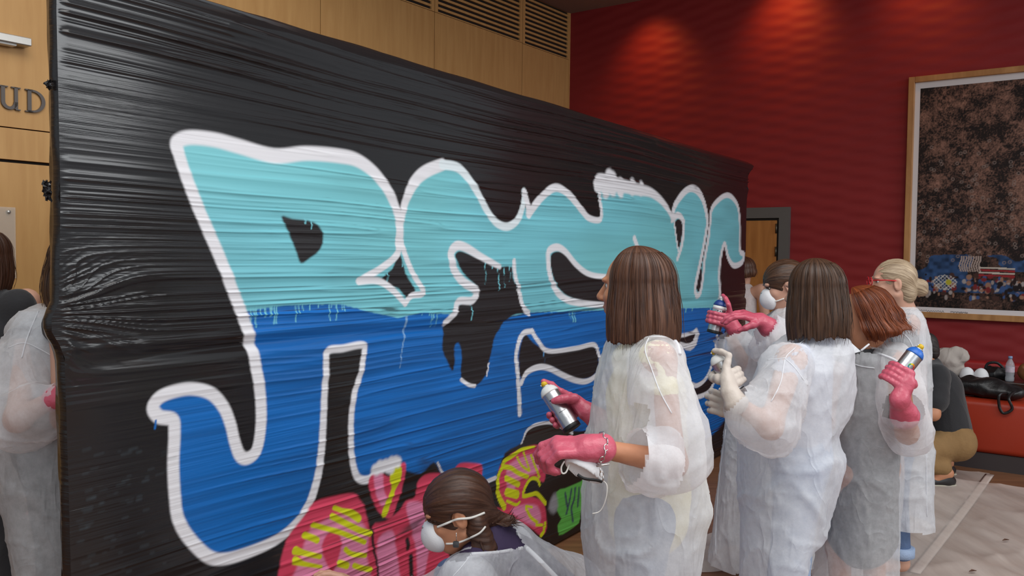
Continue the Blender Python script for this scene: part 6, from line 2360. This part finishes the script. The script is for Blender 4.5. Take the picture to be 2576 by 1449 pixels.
soft_bag('shoulder_bag', 'black leather shoulder bag on the bench seat with its strap hanging over the front', 'black_leather', [(c + vec(0, 0, .08), (.19, .1, .08)), (c + RD * .14 + vec(0, 0, .06), (.12, .1, .06)), (c + RD * -.14 + vec(0, 0, .09), (.1, .09, .06))],
         [c + RD * .16 + RN * .06 + vec(0, 0, .06), h0 + vec(0, 0, .02) - RD * .03, h0 - RD * .03 + vec(0, 0, -.07), h0 + vec(0, 0, -.12), h0 + RD * .055 + vec(0, 0, -.08), h0 + RD * .03 + vec(0, 0, .0), c + RD * .2 + RN * .05 + vec(0, 0, .08)], 94, SZ + .001)

# ================================================================== dust sheets on the floor
M['sheet'], nt, b, out = new_mat('clear_dust_sheet')
tc = nt.nodes.new('ShaderNodeTexCoord')
n = nt.nodes.new('ShaderNodeTexNoise')
n.inputs['Scale'].default_value = 2.2
n.inputs['Detail'].default_value = 6
mpx = nt.nodes.new('ShaderNodeMapping')
mpx.inputs['Rotation'].default_value = (0, 0, .6)
mpx.inputs['Scale'].default_value = (3, .5, 1)
nt.links.new(tc.outputs['Object'], mpx.inputs[0])
nt.links.new(mpx.outputs[0], n.inputs['Vector'])
b.inputs['Base Color'].default_value = (.78, .68, .62, 1)
b.inputs['Roughness'].default_value = .42
mr = nt.nodes.new('ShaderNodeMapRange')
mr.inputs['From Min'].default_value = .3
mr.inputs['From Max'].default_value = .7
mr.inputs['To Min'].default_value = .34
mr.inputs['To Max'].default_value = .6
nt.links.new(n.outputs[0], mr.inputs['Value'])
tr = nt.nodes.new('ShaderNodeBsdfTransparent')
mx = nt.nodes.new('ShaderNodeMixShader')
nt.links.new(mr.outputs[0], mx.inputs[0])
nt.links.new(tr.outputs[0], mx.inputs[1])
nt.links.new(b.outputs[0], mx.inputs[2])
nt.links.new(mx.outputs[0], out.inputs[0])
bp = nt.nodes.new('ShaderNodeBump')
bp.inputs['Strength'].default_value = .4
bp.inputs['Distance'].default_value = .01
nt.links.new(n.outputs[0], bp.inputs['Height'])
nt.links.new(bp.outputs[0], b.inputs['Normal'])


def sheet(label, corners, z0, seed, n=90):
    A, B, C_, D_ = [np.array((p.x, p.y)) for p in corners]
    s, t = np.meshgrid(np.linspace(0, 1, n), np.linspace(0, 1, n))
    xy = (1 - s)[..., None] * (1 - t)[..., None] * A + s[..., None] * (1 - t)[..., None] * B + s[..., None] * t[..., None] * C_ + (1 - s)[..., None] * t[..., None] * D_
    x, y = xy[..., 0], xy[..., 1]
    xy[..., 0] += .02 * (vnoise(y * 3, seed, 0, seed) - .5)
    w = .012 * ridge(vnoise(x * 2 + y, y * 1.5 - x * .5, 0, seed), 4) + .008 * ridge(vnoise(x * 5 + 2 * y, y * 2 - x, 0, seed + 1), 5)
    z = z0 + w
    V = np.concatenate([xy, z[..., None]], -1).reshape(-1, 3)
    i = np.arange(n * n).reshape(n, n)
    Q = np.stack([i[:-1, :-1], i[:-1, 1:], i[1:, 1:], i[1:, :-1]], -1).reshape(-1, 4)
    o = mobj('dust_sheet', V, Q, M['sheet'])
    tag(o, label, 'dust sheet', 'plastic dust sheets on the floor')
    return o


g0 = lambda x, y: on_z(x, y, 0)
sheet('clear plastic dust sheet whose folded corner lies by the kneeling man', [g0(2300, 1172), g0(2490, 1193), g0(2296, 1449), g0(1500, 1440)], .003, 300)
sheet('clear plastic dust sheet covering the floor at the right edge', [g0(2300, 1200), g0(2900, 1275), g0(2900, 1700), g0(1700, 1800)], .018, 301)
# taped hem of the corner sheet
for pts, nm in (([(2490, 1193), (2440, 1262), (2380, 1340), (2300, 1440)], 'tape'), ):
    P_ = [on_z(x, y, .012) for x, y in pts]
    v, f = tube_vf(crom(P_, 6), .03, 6, flat=((0, 0, 1), .06))
    tp = mobj('tape_strip', v, f, plain('frosted_tape', srgb(206, 190, 180), .5, var=.05))
    tag(tp, 'pale strip of tape along the edge of the dust sheet', 'tape')
# fallen scraps
for i, (x, y) in enumerate(((2530, 1359), (2447, 1437))):
    c = on_z(x, y, .036)
    v = [c + vec(-.02, 0, 0), c + vec(0, -.01, .012), c + vec(.022, .004, .003), c + vec(.002, .014, .006)]
    o = mobj('paper_scrap', v + [p - vec(0, 0, .003) for p in v], BOXF, plain('brown_scrap', srgb(96, 66, 52), .8), smooth=False)
    tag(o, ['small dark scrap on the dust sheet near the right edge of the picture', 'small dark scrap on the dust sheet at the bottom of the picture'][i], 'scrap')
